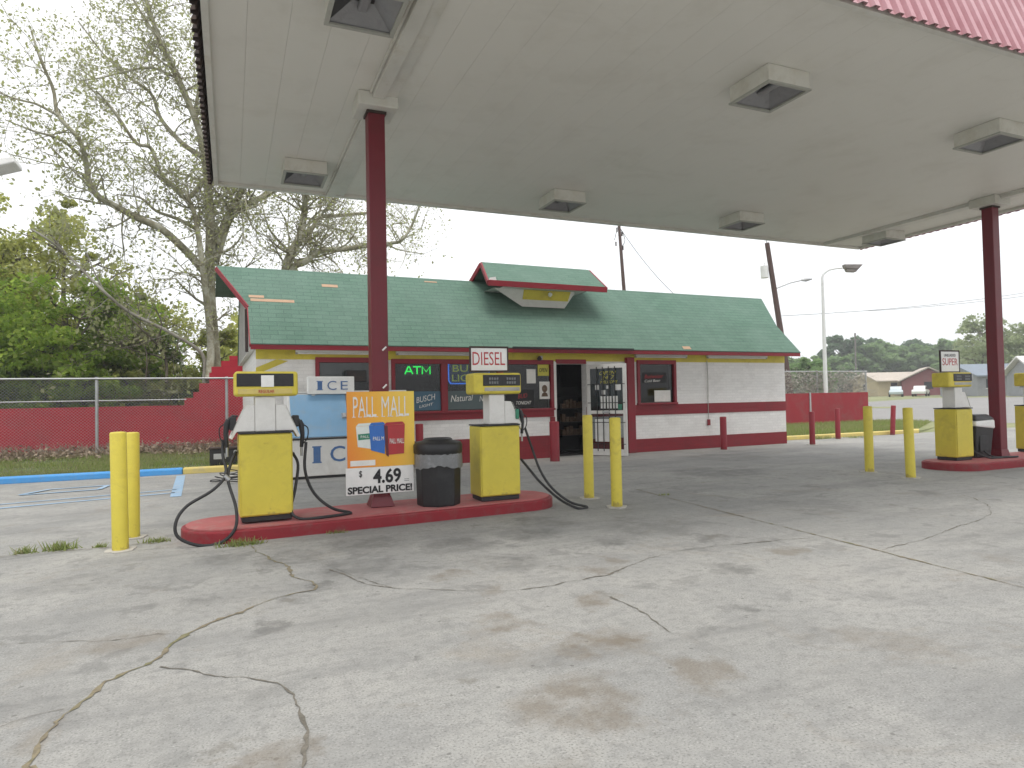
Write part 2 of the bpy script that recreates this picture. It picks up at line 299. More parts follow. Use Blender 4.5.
# ------------------------------------------------------------------ mesh builder
class MB:
    def __init__(s): s.v = []; s.f = []; s.sm = []
    def add(s, v, fc, smooth=False):
        o = len(s.v); s.v += [tuple(map(float, q)) for q in v]; s.f += [tuple(i+o for i in q) for q in fc]; s.sm += [smooth]*len(fc); return s
    def box(s, x0, x1, y0, y1, z0, z1):
        return s.add([(x0, y0, z0), (x1, y0, z0), (x1, y1, z0), (x0, y1, z0), (x0, y0, z1), (x1, y0, z1), (x1, y1, z1), (x0, y1, z1)],
                     [(3, 2, 1, 0), (4, 5, 6, 7), (0, 1, 5, 4), (1, 2, 6, 5), (2, 3, 7, 6), (3, 0, 4, 7)])
    def hexa(s, b, t):   # bottom quad, top quad, both counter-clockwise from above
        return s.add(list(b)+list(t), [(3, 2, 1, 0), (4, 5, 6, 7), (0, 1, 5, 4), (1, 2, 6, 5), (2, 3, 7, 6), (3, 0, 4, 7)])
    def bar(s, p, q, w, h=None, up=(0, 0, 1)):
        p, q = Vector(p), Vector(q); d = (q-p).normalized(); u = Vector(up)
        if abs(d.dot(u)) > .98: u = Vector((0, 1, 0))
        a = d.cross(u).normalized()*w/2; b = a.cross(d).normalized()*(h or w)/2
        return s.hexa([p-a-b, p+a-b, q+a-b, q-a-b], [p-a+b, p+a+b, q+a+b, q-a+b])
    def tube(s, pts, r, n=8, caps=True, spline=0):
        if spline: pts = smooth_pts(pts, spline)
        pts = [Vector(p) for p in pts]; k = len(pts); rr = r if hasattr(r, '__len__') else [r]*k
        if len(rr) != k: rr = list(np.interp(np.linspace(0, 1, k), np.linspace(0, 1, len(rr)), rr))
        vs = []; ref = None
        for i, p in enumerate(pts):
            t = (pts[min(i+1, k-1)]-pts[max(i-1, 0)]); t = t.normalized() if t.length > 1e-9 else Vector((0, 0, 1))
            if ref is None: ref = t.orthogonal().normalized()
            ref = (ref-t*ref.dot(t)); ref = ref.normalized() if ref.length > 1e-6 else t.orthogonal().normalized()
            b = t.cross(ref)
            for j in range(n):
                a = 2*math.pi*j/n; vs.append(p+ref*math.cos(a)*rr[i]+b*math.sin(a)*rr[i])
        fs = [(i*n+j, i*n+(j+1) % n, (i+1)*n+(j+1) % n, (i+1)*n+j) for i in range(k-1) for j in range(n)]
        s.add(vs, fs, True)
        if caps: s.add(vs[:n], [tuple(range(n))[::-1]]); s.add(vs[-n:], [tuple(range(n))])
        return s
    def lathe(s, prof, n=20, c=(0, 0), smooth=True, ph=0):
        vs = [(c[0]+r*math.cos(2*math.pi*(j+ph)/n), c[1]+r*math.sin(2*math.pi*(j+ph)/n), z) for r, z in prof for j in range(n)]
        fs = [(i*n+j, i*n+(j+1) % n, (i+1)*n+(j+1) % n, (i+1)*n+j) for i in range(len(prof)-1) for j in range(n)]
        s.add(vs, fs, smooth)
        s.add(vs[:n], [tuple(range(n))[::-1]]); s.add(vs[-n:], [tuple(range(n))]); return s
    def prism(s, poly, z0, z1):
        n = len(poly); vs = [(x, y, z0) for x, y in poly]+[(x, y, z1) for x, y in poly]
        return s.add(vs, [tuple(range(n))[::-1], tuple(range(n, 2*n))]+[(i, (i+1) % n, n+(i+1) % n, n+i) for i in range(n)])
    def prism_y(s, poly, y0, y1):   # outline in x, z
        n = len(poly); vs = [(x, y0, z) for x, z in poly]+[(x, y1, z) for x, z in poly]
        return s.add(vs, [tuple(range(n)), tuple(range(n, 2*n))[::-1]]+[(i, n+i, n+(i+1) % n, (i+1) % n) for i in range(n)])
    def prism_x(s, poly, x0, x1):   # outline in y, z
        n = len(poly); vs = [(x0, y, z) for y, z in poly]+[(x1, y, z) for y, z in poly]
        return s.add(vs, [tuple(range(n))[::-1], tuple(range(n, 2*n))]+[(i, (i+1) % n, n+(i+1) % n, n+i) for i in range(n)])
    def text(s, txt, org, w, h, ex=(1, 0, 0), ey=(0, 0, 1), depth=.004, bold=.0, shear=0):
        """lettering stretched to w x h, lower left corner at org"""
        c = bpy.data.curves.new('lettering', 'FONT'); c.body = txt; c.offset = bold; c.extrude = .05; c.shear = shear; c.resolution_u = 3
        o = bpy.data.objects.new('lettering', c); col.objects.link(o)
        dg = bpy.context.evaluated_depsgraph_get(); me = bpy.data.meshes.new_from_object(o.evaluated_get(dg))
        vs = np.array([v.co[:] for v in me.vertices]); fs = [tuple(p.vertices) for p in me.polygons]
        bpy.data.objects.remove(o); bpy.data.curves.remove(c); bpy.data.meshes.remove(me)
        lo, hi = vs.min(0), vs.max(0); q = (vs-lo)/(hi-lo)
        ex, ey = Vector(ex), Vector(ey); ez = ex.cross(ey)
        return s.add([Vector(org)+ex*a*w+ey*b*h+ez*(c2*depth) for a, b, c2 in q], fs)
    def build(s, name, mat, parent=None, bevel=0, bseg=2, loc=None):
        me = bpy.data.meshes.new(name); me.from_pydata(s.v, [], s.f)
        me.polygons.foreach_set('use_smooth', s.sm); me.materials.append(mat); me.update()
        o = bpy.data.objects.new(name, me); col.objects.link(o); o.parent = parent
        if loc is not None: o.location = loc
        if bevel:
            b = o.modifiers.new('bevel', 'BEVEL'); b.width = bevel; b.segments = bseg; b.limit_method = 'ANGLE'; b.angle_limit = R(40)
        return o
def smooth_pts(pts, k):
    p = [np.array(q, float) for q in pts]; p = [2*p[0]-p[1]]+p+[2*p[-1]-p[-2]]; out = []
    for i in range(1, len(p)-2):
        for t in np.linspace(0, 1, k, endpoint=False):
            a, b, c, d = p[i-1:i+3]
            out.append(.5*(2*b+(c-a)*t+(2*a-5*b+4*c-d)*t*t+(3*b-a-3*c+d)*t**3))
    out.append(p[-2]); return out
def tag(o, label=None, cat=None, group=None, kind=None):
    if label: o['label'] = label
    if cat: o['category'] = cat
    if group: o['group'] = group
    if kind: o['kind'] = kind
    return o
def thing(name, label, cat, loc=(0, 0, 0), rz=0, group=None):
    o = bpy.data.objects.new(name, None); col.objects.link(o); o.empty_display_size = .2
    o.location = loc; o.rotation_euler = (0, 0, rz); return tag(o, label, cat, group)
def struct(o): return tag(o, kind='structure')
def copy_tree(o, label=None, loc=None, rz=None, sc=None):
    kids = {}
    for q in list(col.objects):
        if q.parent: kids.setdefault(q.parent.name, []).append(q)
    def rec(s, par):
        c = s.copy(); col.objects.link(c)
        if par: c.parent = par
        for k in kids.get(s.name, []): rec(k, c)
        return c
    r = rec(o, None)
    if label: r['label'] = label
    if loc is not None: r.location = loc
    if rz is not None: r.rotation_euler = (0, 0, rz)
    if sc is not None: r.scale = sc if hasattr(sc, '__len__') else (sc,)*3
    return r
def np_mesh(name, v, nf, mat, parent=None):
    """fast mesh of nf quads with vertices laid out four by four"""
    me = bpy.data.meshes.new(name); me.vertices.add(len(v)); me.vertices.foreach_set('co', np.asarray(v, np.float32).ravel())
    me.loops.add(nf*4); me.loops.foreach_set('vertex_index', np.arange(nf*4, dtype=np.int32))
    me.polygons.add(nf); me.polygons.foreach_set('loop_start', np.arange(nf, dtype=np.int32)*4)
    me.materials.append(mat); me.update(calc_edges=True); me.validate()
    o = bpy.data.objects.new(name, me); col.objects.link(o); o.parent = parent; return o

# ------------------------------------------------------------------ ground
def terrain_z(x): return float(np.interp(x, [30, 80, 120, 900], [0, .75, 1.15, 1.8]))
xs = [-900, -60, 0, 30, 45, 60, 80, 100, 120, 300, 900]
def strip(poly_y, name, mat, dz, xs_):
    g = MB()
    for a, b in zip(xs_[:-1], xs_[1:]):
        (a0, a1), (b0, b1) = poly_y(a), poly_y(b)
        g.add([(a, a0, terrain_z(a)+dz), (b, b0, terrain_z(b)+dz), (b, b1, terrain_z(b)+dz), (a, a1, terrain_z(a)+dz)], [(0, 1, 2, 3)])
    return struct(g.build(name, mat))
strip(lambda x: (-900, 1200), 'ground', M['field'], -.012, xs)
struct(MB().add([(-60, -40, 0), (31, -40, 0), (31, 15.62, 0), (-60, 15.62, 0)], [(0, 1, 2, 3)]).build('forecourt', M['concrete']))
strip(lambda x: (-300, 300), 'road', M['asphalt'], -.004, [30.8, 38, 46.0])
strip(lambda x: (36+(x-48)*.7, 120), 'grass_median', M['field'], .004, [46.0, 49.0])
strip(lambda x: (-300, 50+(x-62)*.24), 'far_road', M['asphalt'], -.004, [46.0, 60, 75, 100, 115])
# grassed verges behind the kerbs
struct(MB().box(-60, .52, 15.62, 60, -.05, .09).build('verge', M['soil']))
struct(MB().add([(15.1, 15.72, -.05), (22.2, 15.72, -.05), (25.5, 17.5, -.05), (30.4, 20.5, -.05), (30.4, 60, -.05), (15.1, 60, -.05),
                 (15.1, 15.72, .08), (22.2, 15.72, .07), (25.5, 17.5, .012), (30.4, 20.5, .012), (30.4, 60, .05), (15.1, 60, .08)],
                [(6, 7, 8, 9, 10, 11), (0, 1, 7, 6), (1, 2, 8, 7), (2, 3, 9, 8), (3, 4, 10, 9), (5, 0, 6, 11)]).build('verge', M['field']))
struct(MB().box(-60, -.93, 15.40, 15.66, -.02, .125).build('kerb', M['blue'], bevel=.03))
struct(MB().box(-.926, .5, 15.40, 15.66, -.02, .125).build('kerb', M['yellow_kerb'], bevel=.03))
struct(MB().prism([(15.3, 15.5), (21.8, 15.5), (22.4, 15.9), (22.2, 16.05), (21.7, 15.75), (15.3, 15.75)], -.02, .12).build('kerb', M['yellow_kerb'], bevel=.03))

# faded parking marks
g = MB()
def stripe(p, q, w, z=.006):
    p, q = np.array(p+(0,))[:3], np.array(q+(0,))[:3]; d = (q-p)/np.linalg.norm(q-p); n_ = np.array([-d[1], d[0], 0])*w/2
    g.add([p-n_+[0, 0, z], q-n_+[0, 0, z], q+n_+[0, 0, z], p+n_+[0, 0, z]], [(0, 1, 2, 3)])
stripe((-.80, 11.6), (-.94, 15.1), .16); stripe((-3.9, 11.3), (-4.3, 15.1), .14); stripe((-5.2, 11.1), (-.85, 12.15), .10); stripe((-5.0, 11.7), (-.85, 12.6), .08)
stripe((-3.2, 13.2), (-2.1, 13.35), .10, .010); stripe((-2.1, 13.35), (-2.05, 13.95), .09, .014); stripe((-2.9, 13.85), (-2.05, 13.95), .09, .010); stripe((-3.2, 13.2), (-2.9, 13.85), .09, .014)
struct(g.build('parking_marking', M['blue_faded']))

# joints and cracks
def ribbon(g, pts, w0, w1, z=.004, jit=.05, seed=0):
    rg = random.Random(seed); L = smooth_pts([tuple(p)+(0,) for p in pts], 2); out = []
    for a, b in zip(L[:-1], L[1:]):
        n = max(1, int(np.linalg.norm(b-a)/.035)); out += [a+(b-a)*i/n for i in range(n)]
    out.append(L[-1]); vs = []; drift = np.zeros(2)
    for i, p in enumerate(out):
        t = out[min(i+1, len(out)-1)]-out[max(i-1, 0)]; t /= max(1e-9, np.linalg.norm(t)); n_ = np.array([-t[1], t[0], 0])
        drift = drift*.86+np.array([rg.uniform(-1, 1), rg.uniform(-1, 1)])*jit*.85
        k = i/len(out); w = (w0+(w1-w0)*k)*rg.choice((.2, .3, .4, .5, .6, .8, 1.1))*max(.4, .8+.4*math.sin(i*.11+seed)+.35*math.sin(i*.37+seed*2))/2; c = p+np.array([drift[0], drift[1], z])
        vs += [c-n_*w, c+n_*w*rg.uniform(.6, 1.3)]
    g.add(vs, [(2*i, 2*i+2, 2*i+3, 2*i+1) for i in range(len(out)-1)])
def gp(px, py):
    r = F + CR*(px-512)/f - CU*(py-384)/f; t = -CH/r[2]; q = C0+r*t; return (q[0], q[1])
jt, ck, cd_ = MB(), MB(), MB()
ribbon(jt, [(5.72, 8.6), (5.6, 7.7), (5.4, 5.4), (5.16, 2.9), (4.95, .5), (4.9, -2)], .034, .03, jit=.005, seed=1)
ribbon(jt, [(-9, 7.52), (-4, 7.6), (-1.9, 7.8), (-.7, 7.75)], .03, .02, jit=.015, seed=2)
ribbon(jt, [(5.72, 8.6), (8, 8.75), (11.2, 8.65)], .014, .012, jit=.01, seed=3)
struct(jt.build('pavement_joint', M['crack_fill']))
ribbon(ck, [gp(*p) for p in [(30, 768), (48, 738), (72, 708), (110, 683), (160, 657), (185, 635), (225, 618), (270, 601), (316, 590), (312, 583), (290, 577), (284, 566), (262, 555), (250, 547)]], .052, .030, jit=.017, seed=4)
ribbon(ck, [(gp(30, 768)), (-.1, 1.2), (-.0, .6)], .05, .05, jit=.02, seed=5)
struct(ck.build('pavement_crack', M['crack_fill']))
for i, (pts, w) in enumerate([
    ([(160, 667), (215, 675), (262, 680), (285, 686), (300, 708), (305, 735), (303, 768)], .026),
    ([(0, 645), (60, 641), (120, 640), (160, 634), (185, 635)], .010), ([(0, 728), (30, 718), (66, 710)], .010),
    ([(330, 570), (370, 585), (420, 590), (512, 590), (560, 583), (612, 574), (650, 558), (700, 548), (760, 542), (808, 538)], .014),
    ([(612, 597), (640, 612), (672, 632)], .018), ([(880, 550), (920, 540), (965, 525), (990, 514), (985, 503), (962, 495)], .014),
    ([(690, 498), (740, 494), (800, 492)], .012), ([(310, 560), (345, 572), (392, 590)], .007), ([(990, 515), (1024, 517)], .008)]):
    ribbon(cd_, [gp(*p) for p in pts], w*1.25, w*.9, jit=.013, seed=10+i)
struct(cd_.build('pavement_crack', M['crack_dark']))

# ------------------------------------------------------------------ foliage helpers
def leaf_quads(pts, size, rg, flat=.0, aspect=.6):
    n = len(pts); a = rg.normal(size=(n, 3)); a[:, 2] *= (1-flat); a /= np.linalg.norm(a, axis=1)[:, None]+1e-9
    b = rg.normal(size=(n, 3)); b -= (b*a).sum(1)[:, None]*a; b /= np.linalg.norm(b, axis=1)[:, None]+1e-9
    s = (size*rg.uniform(.6, 1.4, n))[:, None] if np.isscalar(size) else size[:, None]
    return np.stack([pts-a*s, pts+b*s*aspect-a*s*.1, pts+a*s, pts-b*s*aspect-a*s*.1], 1).reshape(-1, 3)
def grow(rg, mb, p, d, L, r, lvl, tips, droop=0., spread=.75, kids=(3, 5), n=5):
    pts = [np.array(p, float)]; d = np.array(d, float); d /= np.linalg.norm(d); st = L/n
    for i in range(n):
        d = d+rg.normal(size=3)*.17+np.array([0, 0, .05-droop]); d /= np.linalg.norm(d); pts.append(pts[-1]+d*st)
    mb.tube(pts, list(np.linspace(r, r*.45, n+1)), 6 if r > .06 else (4 if r > .015 else 3), caps=False)
    if lvl == 0:
        for q in pts[1:]: tips.append(q)
        return
    for _ in range(rg.integers(*kids)+1):
        k = rg.integers(1, n+1); nd = d*.6+rg.normal(size=3)*spread
        grow(rg, mb, pts[k], nd, L*rg.uniform(.45, .75), max(.004, r*(.5 if k < n else .45)), lvl-1, tips, droop, spread, kids, max(3, n-1))
    tips.append(pts[-1])

def make_tree(name, label, cat, loc, H, Rc, leafmat, seed, nleaf=7000, leaf=.16, clumps=60, base=.25, bark='bark', group=None, squash=1.0, gap=.5):
    rg = np.random.default_rng(seed); t = thing(name, label, cat, loc, 0, group)
    mb = MB(); tips = []
    n = 7; pts = [np.array([0, 0, -.15])]; d = np.array([rg.normal()*.06, rg.normal()*.06, 1])
    for i in range(n):
        d = d+rg.normal(size=3)*.06; d[2] = 1; pts.append(pts[-1]+d/np.linalg.norm(d)*H*.8/n)
    r = H*.018; mb.tube(pts, list(np.linspace(r*1.25, r*.25, n+1)), 7, caps=False)
    for k in range(2, n+1):
        for _ in range(3):
            a = rg.uniform(0, 6.28); nd = np.array([math.cos(a), math.sin(a), rg.uniform(.1, .9)])
            grow(rg, mb, pts[k], nd, Rc*rg.uniform(.6, 1.05)*(1-.4*(k/n)**2), r*.4, 1, tips, 0, .6, (3, 5), 4)
    mb.build('trunk', M[bark], t)
    # leaf clumps: uneven balls through the crown volume, gathered round the limb tips
    cen = []
    for _ in range(clumps):
        if rg.random() < .6 and tips: cen.append(tips[rg.integers(len(tips))]+rg.normal(size=3)*.25)
        else:
            u = rg.normal(size=3); u /= np.linalg.norm(u); rr = rg.uniform(.35, 1)**.5
            z = base*H+(H*(1-base))*(.5+.5*u[2]*rr); cen.append(np.array([u[0]*rr*Rc, u[1]*rr*Rc, z]))
    cen = np.array(cen); w = rg.uniform(.4, 1.3, len(cen))*Rc*.26
    idx = rg.integers(len(cen), size=nleaf); u = rg.normal(size=(nleaf, 3)); u /= np.linalg.norm(u, axis=1)[:, None]
    pts = cen[idx]+u*(w[idx]*rg.uniform(.2, 1, nleaf)**gap)[:, None]*np.array([1, 1, .62*squash])
    pts = pts[pts[:, 2] > .1]
    np_mesh('crown', leaf_quads(pts, leaf, rg, .2), len(pts), M[leafmat], t)
    return t

# ------------------------------------------------------------------ canopy
CZ = 5.17; CX0, CX1, CY0, CY1 = -.21, 14.93, 4.44, 12.05
can = thing('canopy', 'large white flat petrol canopy with faded red metal edge on two red columns', 'canopy', (0, 0, 0))
g = MB(); w = .39; x = CX0
while x < CX1-.01:
    x2 = min(x+w, CX1); g.box(x+.001, x2-.001, CY0, CY1, CZ, CZ+.03); x = x2
g.build('soffit', M['soffit'], can)
MB().box(CX0, CX1, CY0, CY1, CZ+.031, CZ+.12).build('deck', M['soffit'], can)
g = MB()
for a in ((CX0-.015, CX0+.05, CY0-.015, CY1+.04), (CX1-.05, CX1+.015, CY0-.015, CY1+.04)): g.box(*a, CZ-.055, CZ-.001)
for a in ((CX0+.051, CX1-.051, CY0-.015, CY0+.05), (CX0+.051, CX1-.051, CY1-.05, CY1+.04)): g.box(*a, CZ-.055, CZ-.001)
g.build('edge_trim', M['beam'], can)
def corrugated(p, q, out):
    """ribbed sheet from p to q, leaning in as it rises"""
    p, q, out = np.array(p, float), np.array(q, float), np.array(out, float); L = np.linalg.norm(q-p); t = (q-p)/L; vs = []; n = int(L/.042)
    prof = [0, .0, .046, .046]
    for th in (0, .006):
        for i in range(n+1):
            o = prof[i % 4]+th; s_ = min(L, i*.042+(.025 if i % 4 in (1, 3) else 0))
            c = p+t*s_+out*(.056+o)
            vs += [c+np.array([0, 0, -.062]), c-out*.30+np.array([0, 0, .85])]
    k = 2*(n+1)
    fs = [(2*i, 2*i+2, 2*i+3, 2*i+1) for i in range(n)]+[(k+2*i+1, k+2*i+3, k+2*i+2, k+2*i) for i in range(n)]
    fs += [(2*i, k+2*i, k+2*i+2, 2*i+2) for i in range(n)]
    return MB().add(vs, fs)
corrugated((CX0-.05, CY0, CZ), (CX1+.05, CY0, CZ), (0, -1, 0)).build('fascia', M['corrugated'], can)
corrugated((CX1, CY0-.05, CZ), (CX1, CY1+.05, CZ), (1, 0, 0)).build('fascia', M['corrugated'], can)
corrugated((CX0, CY1+.05, CZ), (CX0, CY0-.05, CZ), (-1, 0, 0)).build('fascia', M['dark_metal'], can)  # same sheet in a darker metal, its underside shade put into the colour
g = MB(); g.box(CX0, CX1, CY1+.042, CY1+.06, CZ-.03, CZ+.8); g.build('fascia', M['corrugated'], can)
for cx, cy in ((1.685, 8.14), (13.72, 8.14)):
    g = MB(); g.box(cx-.075, cx+.075, CY0+.05, cy-.25, CZ-.08, CZ-.002); g.box(cx-.075, cx+.075, cy+.25, CY1-.05, CZ-.06, CZ-.002); g.box(cx+.079, cx+.22, CY0+.05, CY1-.05, CZ-.04, CZ-.003); g.box(cx-.11, cx-.079, CY0+.05, CY1-.05, CZ-.03, CZ-.003)
    g.build('beam', M['beam'], can, bevel=.006)
    g = MB(); g.box(cx-.24, cx+.24, cy-.246, cy+.246, CZ-.17, CZ-.004); g.build('column_head', M['beam'], can, bevel=.008)
    g = MB(); h = .103; a, b = CZ-.175, .14
    g.box(cx-h, cx+h, cy-h, cy+h, b+.02, a)
    c = g.build('column', M['red_column'], can, bevel=.012)
    g = MB(); k = .145 if cx < 5 else .13; g.hexa([(cx-k, cy-k, .145), (cx+k, cy-k, .145), (cx+k, cy+k, .145), (cx-k, cy+k, .145)],
                     [(cx-.107, cy-.107, .27), (cx+.107, cy-.107, .27), (cx+.107, cy+.107, .27), (cx-.107, cy+.107, .27)])
    g.build('base_flare', M['red_column'], c, bevel=.005)
    g = MB(); g.box(cx-.12, cx+.12, cy-.12, cy+.12, a-.03, a+.002); g.build('top_plate', M['dark_metal'], c)
# light fixtures under the canopy
lx = [((1.16, 5.95), 'shoebox canopy light cut by the top frame edge near the white beam'), ((1.10, 10.80), 'shoebox canopy light left of the red column near the left canopy edge'),
      ((5.66, 10.75), 'shoebox canopy light above the shop roof dormer'), ((9.88, 10.75), 'shoebox canopy light above the right half of the shop roof'),
      ((5.95, 5.95), 'largest shoebox canopy light seen whole, mid canopy'), ((14.2, 10.8), 'shoebox canopy light at the far right corner past the beam'),
      ((10.1, 5.95), 'shoebox canopy light below the corrugated red edge at right'), ]
cl0 = None
for (x, y), lb in lx:
    if cl0 is None:
        cl0 = t = thing('canopy_light', lb, 'light', (x, y, CZ), 0, 'shoebox lights under the canopy')
        h = .315; g = MB()
        for a in ((-h, h, -h, -h+.012), (-h, h, h-.012, h), (-h, -h+.012, -h+.012, h-.012), (h-.012, h, -h+.012, h-.012)): g.box(*a, -.20, -.003)
        g.box(-h+.012, h-.012, -h+.012, h-.012, -.03, -.006)
        g.build('housing', M['beam'], t, bevel=.004, bseg=1)
        g = MB(); k = h-.03
        for a in ((-h-.012, h+.012, -h-.012, -k), (-h-.012, h+.012, k, h+.012), (-h-.012, -k, -k, k), (k, h+.012, -k, k)): g.box(*a, -.222, -.201)
        g.build('frame', M['ice_grey'], t)
        g = MB(); k = h-.016; e = -.197
        g.add([(-k, -k, e), (k, -k, e), (k, k, e), (-k, k, e), (-.1, -.1, -.06), (.1, -.1, -.06), (.1, .1, -.06), (-.1, .1, -.06)], [(1, 2, 6, 5), (2, 3, 7, 6)])
        g.build('reflector', M['reflector'], t)
        g = MB(); g.add([(-k, -k, e), (k, -k, e), (-k, k, e), (-.1, -.1, -.06), (.1, -.1, -.06), (.1, .1, -.06), (-.1, .1, -.06)], [(0, 1, 4, 3), (2, 0, 3, 6), (3, 4, 5, 6)])
        g.build('shaded_facets', M['lens'], t)  # remaining reflector facets, recess shade painted on as a dark tone
        MB().box(-.05, .05, -.16, .16, -.13, -.08).build('bulb', M['reflector'], t, bevel=.03)
    else: copy_tree(cl0, lb, (x, y, CZ))

# ------------------------------------------------------------------ pump islands
def stadium(L, W, r, n=8):
    o = []
    for cx, cy, a0 in ((L/2-r, -W/2+r, -90), (L/2-r, W/2-r, 0), (-L/2+r, W/2-r, 90), (-L/2+r, -W/2+r, 180)):
        for i in range(n+1):
            a = R(a0+90*i/n); o.append((cx+r*math.cos(a), cy+r*math.sin(a)))
    return o
def island(label, loc, rz, L, W):
    t = thing('pump_island', label, 'pump island', loc, rz)
    MB().prism(stadium(L, W, W*.47), -.02, .125).build('kerb_edge', M['red_island_side'], t, bevel=.02)
    MB().prism(stadium(L-.09, W-.09, W*.47-.045), .126, .14).build('top', M['red_island'], t)
island('long raised red concrete pump island carrying the left column and tobacco poster', (1.73, 8.0, 0), R(4.0), 4.46, 1.02)
island('raised red concrete pump island under the right canopy column', (14.4, 8.0, 0), R(.5), 5.5, 1.0)

# ------------------------------------------------------------------ pumps
def nozzle(parent, p, side, mat='black', rz=0):
    """hand nozzle hanging in its boot, spout up into the boot"""
    x, y, z = p; s_ = side
    g = MB(); g.tube([(x, y, z-.20), (x+s_*.012, y, z-.06), (x, y, z+.05), (x-s_*.02, y, z+.10)], [.020, .024, .032, .026], 8)
    g.tube([(x-s_*.02, y, z+.10), (x-s_*.06, y, z+.14), (x-s_*.11, y, z+.13)], [.016, .013, .012], 7)
    g.tube([(x+s_*.01, y, z+.06), (x+s_*.07, y, z+.01), (x+s_*.065, y, z-.10), (x+s_*.01, y, z-.17)], .007, 5, spline=4)
    n = g.build('nozzle', M[mat], parent); 
    g = MB(); g.tube([(x, y, z-.20), (x, y, z-.30)], [.014, .014], 8); g.build('swivel', M['galv'], n)
    return n
def pump(label, loc, rz, wings, w=.54, dp=.40, digits=True, blanked=False, head_off=0):
    t = thing('fuel_pump', label, 'fuel pump', loc, rz, 'old yellow fuel pumps')
    a, b = w/2, dp/2
    MB().box(-a+.02, a-.01, -b+.02, b-.02, .004, .06).build('plinth', M['dark'], t, bevel=.005)
    cab = MB().box(-a, a, -b, b, .062, .94).build('cabinet', M['yellow'], t, bevel=.012)
    g = MB(); g.box(-a+.015, a-.015, -b-.014, -b-.002, .075, .925); pn = g.build('front_panel', M['yellow'], cab, bevel=.008)
    MB().box(-a-.004, a+.004, -b-.016, b+.004, .945, .962).build('top_lip', M['dark'], t)
    MB().box(-.03, .03, -b-.019, -b-.0145, .83, .85).build('lock', M['yellow_chipped'], pn, bevel=.002)
    # white neck
    nk = MB().box(-.105, .105, -.12, .12, .963, 1.34).build('neck', M['white'], t, bevel=.01)
    for s_ in wings:
        g = MB(); y0, y1 = -.11, .11
        g.prism_y([(s_*.108, .966), (s_*.108, 1.255), (s_*.20, 1.25), (s_*.365, .90), (s_*.335, .885), (s_*.29, .966)][::s_], y0, y1)
        wg = g.build('side_boot', M['white'], t, bevel=.006)
        g = MB(); g.bar((s_*.215, -.112, 1.24), (s_*.345, -.112, .94), .008, .004); g.build('seam', M['ice_grey'], wg)
    # display head
    hx, hy = .325, .17
    head_off = .015 if blanked else head_off
    g = MB(); g.box(-hx+head_off, hx+head_off, -hy, hy, 1.345, 1.615)
    hd = g.build('display_head', M['yellow'], t, bevel=.035, bseg=4)
    g = MB(); x0, x1 = (-hx+.035, hx-.035) if not digits else (-hx+.12+head_off, hx-.02+head_off); zf = 1.45
    g.box(x0, x1, -hy-.008, -hy+.001, zf, 1.59); sc = g.build('screen', M['display'], hd, bevel=.003)
    if digits:
        for xa, za in ((.08, 1.525), (.08, 1.475), (.32, 1.525), (.32, 1.475)):
            g = MB()
            for j in range(4): g.box(x0+xa+j*.034, x0+xa+j*.034+.022, -hy-.011, -hy-.0085, za, za+.03)
            g.build('digit_wheels', M['digit'], sc)
        g = MB(); g.box(x0+.02, x1-.01, -hy-.006, -hy+.001, 1.385, 1.43); g.build('grade_strip', M['grey_board'], hd)
    if blanked:
        g = MB(); g.box(-.045, .085, -hy-.012, -hy-.0085, 1.445, 1.57); g.build('price_card', M['white_clean'], sc)
        g = MB(); g.box(-hx+.05, hx-.05, -hy-.005, -hy+.001, 1.37, 1.425); gs = g.build('grade_strip', M['yellow_kerb'], hd)
        g = MB(); g.text('REGULAR', (-.07, -hy-.006, 1.38), .16, .034, depth=.003); g.build('lettering', M['ink_red'], gs)
    return t
def hose(parent, pts, r=.0165, inv=None, lift=.017):
    pts = [(p[0], p[1], max(p[2], lift)) for p in pts]; L = [tuple(inv @ Vector(p)) for p in pts]
    return MB().tube(L, r, 8, spline=6).build('hose', M['dark'], parent)

p1 = pump('yellow fuel pump with blank black screen and hoses on both sides, beside the ice chest', (.345, 7.80, .155), R(2), (1, -1), blanked=True, digits=False)
p2 = pump('yellow diesel pump beside the black bin', (3.13, 7.96, .14), R(0), (1,), w=.54)
p3 = pump('yellow super grade pump at the left end of the right island', (12.34, 8.1, .14), R(0), (1,), w=.47, dp=.40)
p4 = pump('yellow fuel pump cut off by the right edge of the photo', (15.15, 8.3, .14), R(0), (1,), w=.50, dp=.42)
for p in (p1, p2, p3, p4): p.rotation_euler  # placed
bpy.context.view_layer.update()
i1, i2, i3, i4 = [p.matrix_world.inverted() for p in (p1, p2, p3, p4)]
n = nozzle(p1, (.385, -.03, .97), 1); nozzle(p1, (-.385, -.03, 1.0), -1)
MB().box(.29, .36, -.06, .06, 1.0, 1.13).build('nozzle_boot', M['black'], p1, bevel=.015); MB().box(-.36, -.29, -.06, .06, .98, 1.13).build('nozzle_boot', M['black'], p1, bevel=.015)
Yh = 7.72
hose(p1, [P(223, 440, 7.8), P(223, 456, 7.75), P(226, 474, 7.62), P(213, 490, 7.5), P(187, 506, 7.42), P(176, 522, 7.36), P(178, 537, 7.33), tuple(P(198, 546, 7.345)), P(220, 543, 7.36), P(235, 529, 7.38), P(236, 508, 7.45), P(228, 480, 7.6), P(231, 463, 7.72), P(236, 452, 7.8)], inv=i1)
hose(p1, [P(306, 442, 7.75), P(305, 470, 7.72), P(314, 493, 7.70), P(332, 508, 7.66), P(350, 515, 7.72), P(346, 521, 7.64), P(322, 524.5, 7.55), P(300, 521, 7.58), P(291, 510, 7.62), P(295, 490, 7.66), P(298, 465, 7.74), P(293, 453, 7.82)], inv=i1, lift=.158)
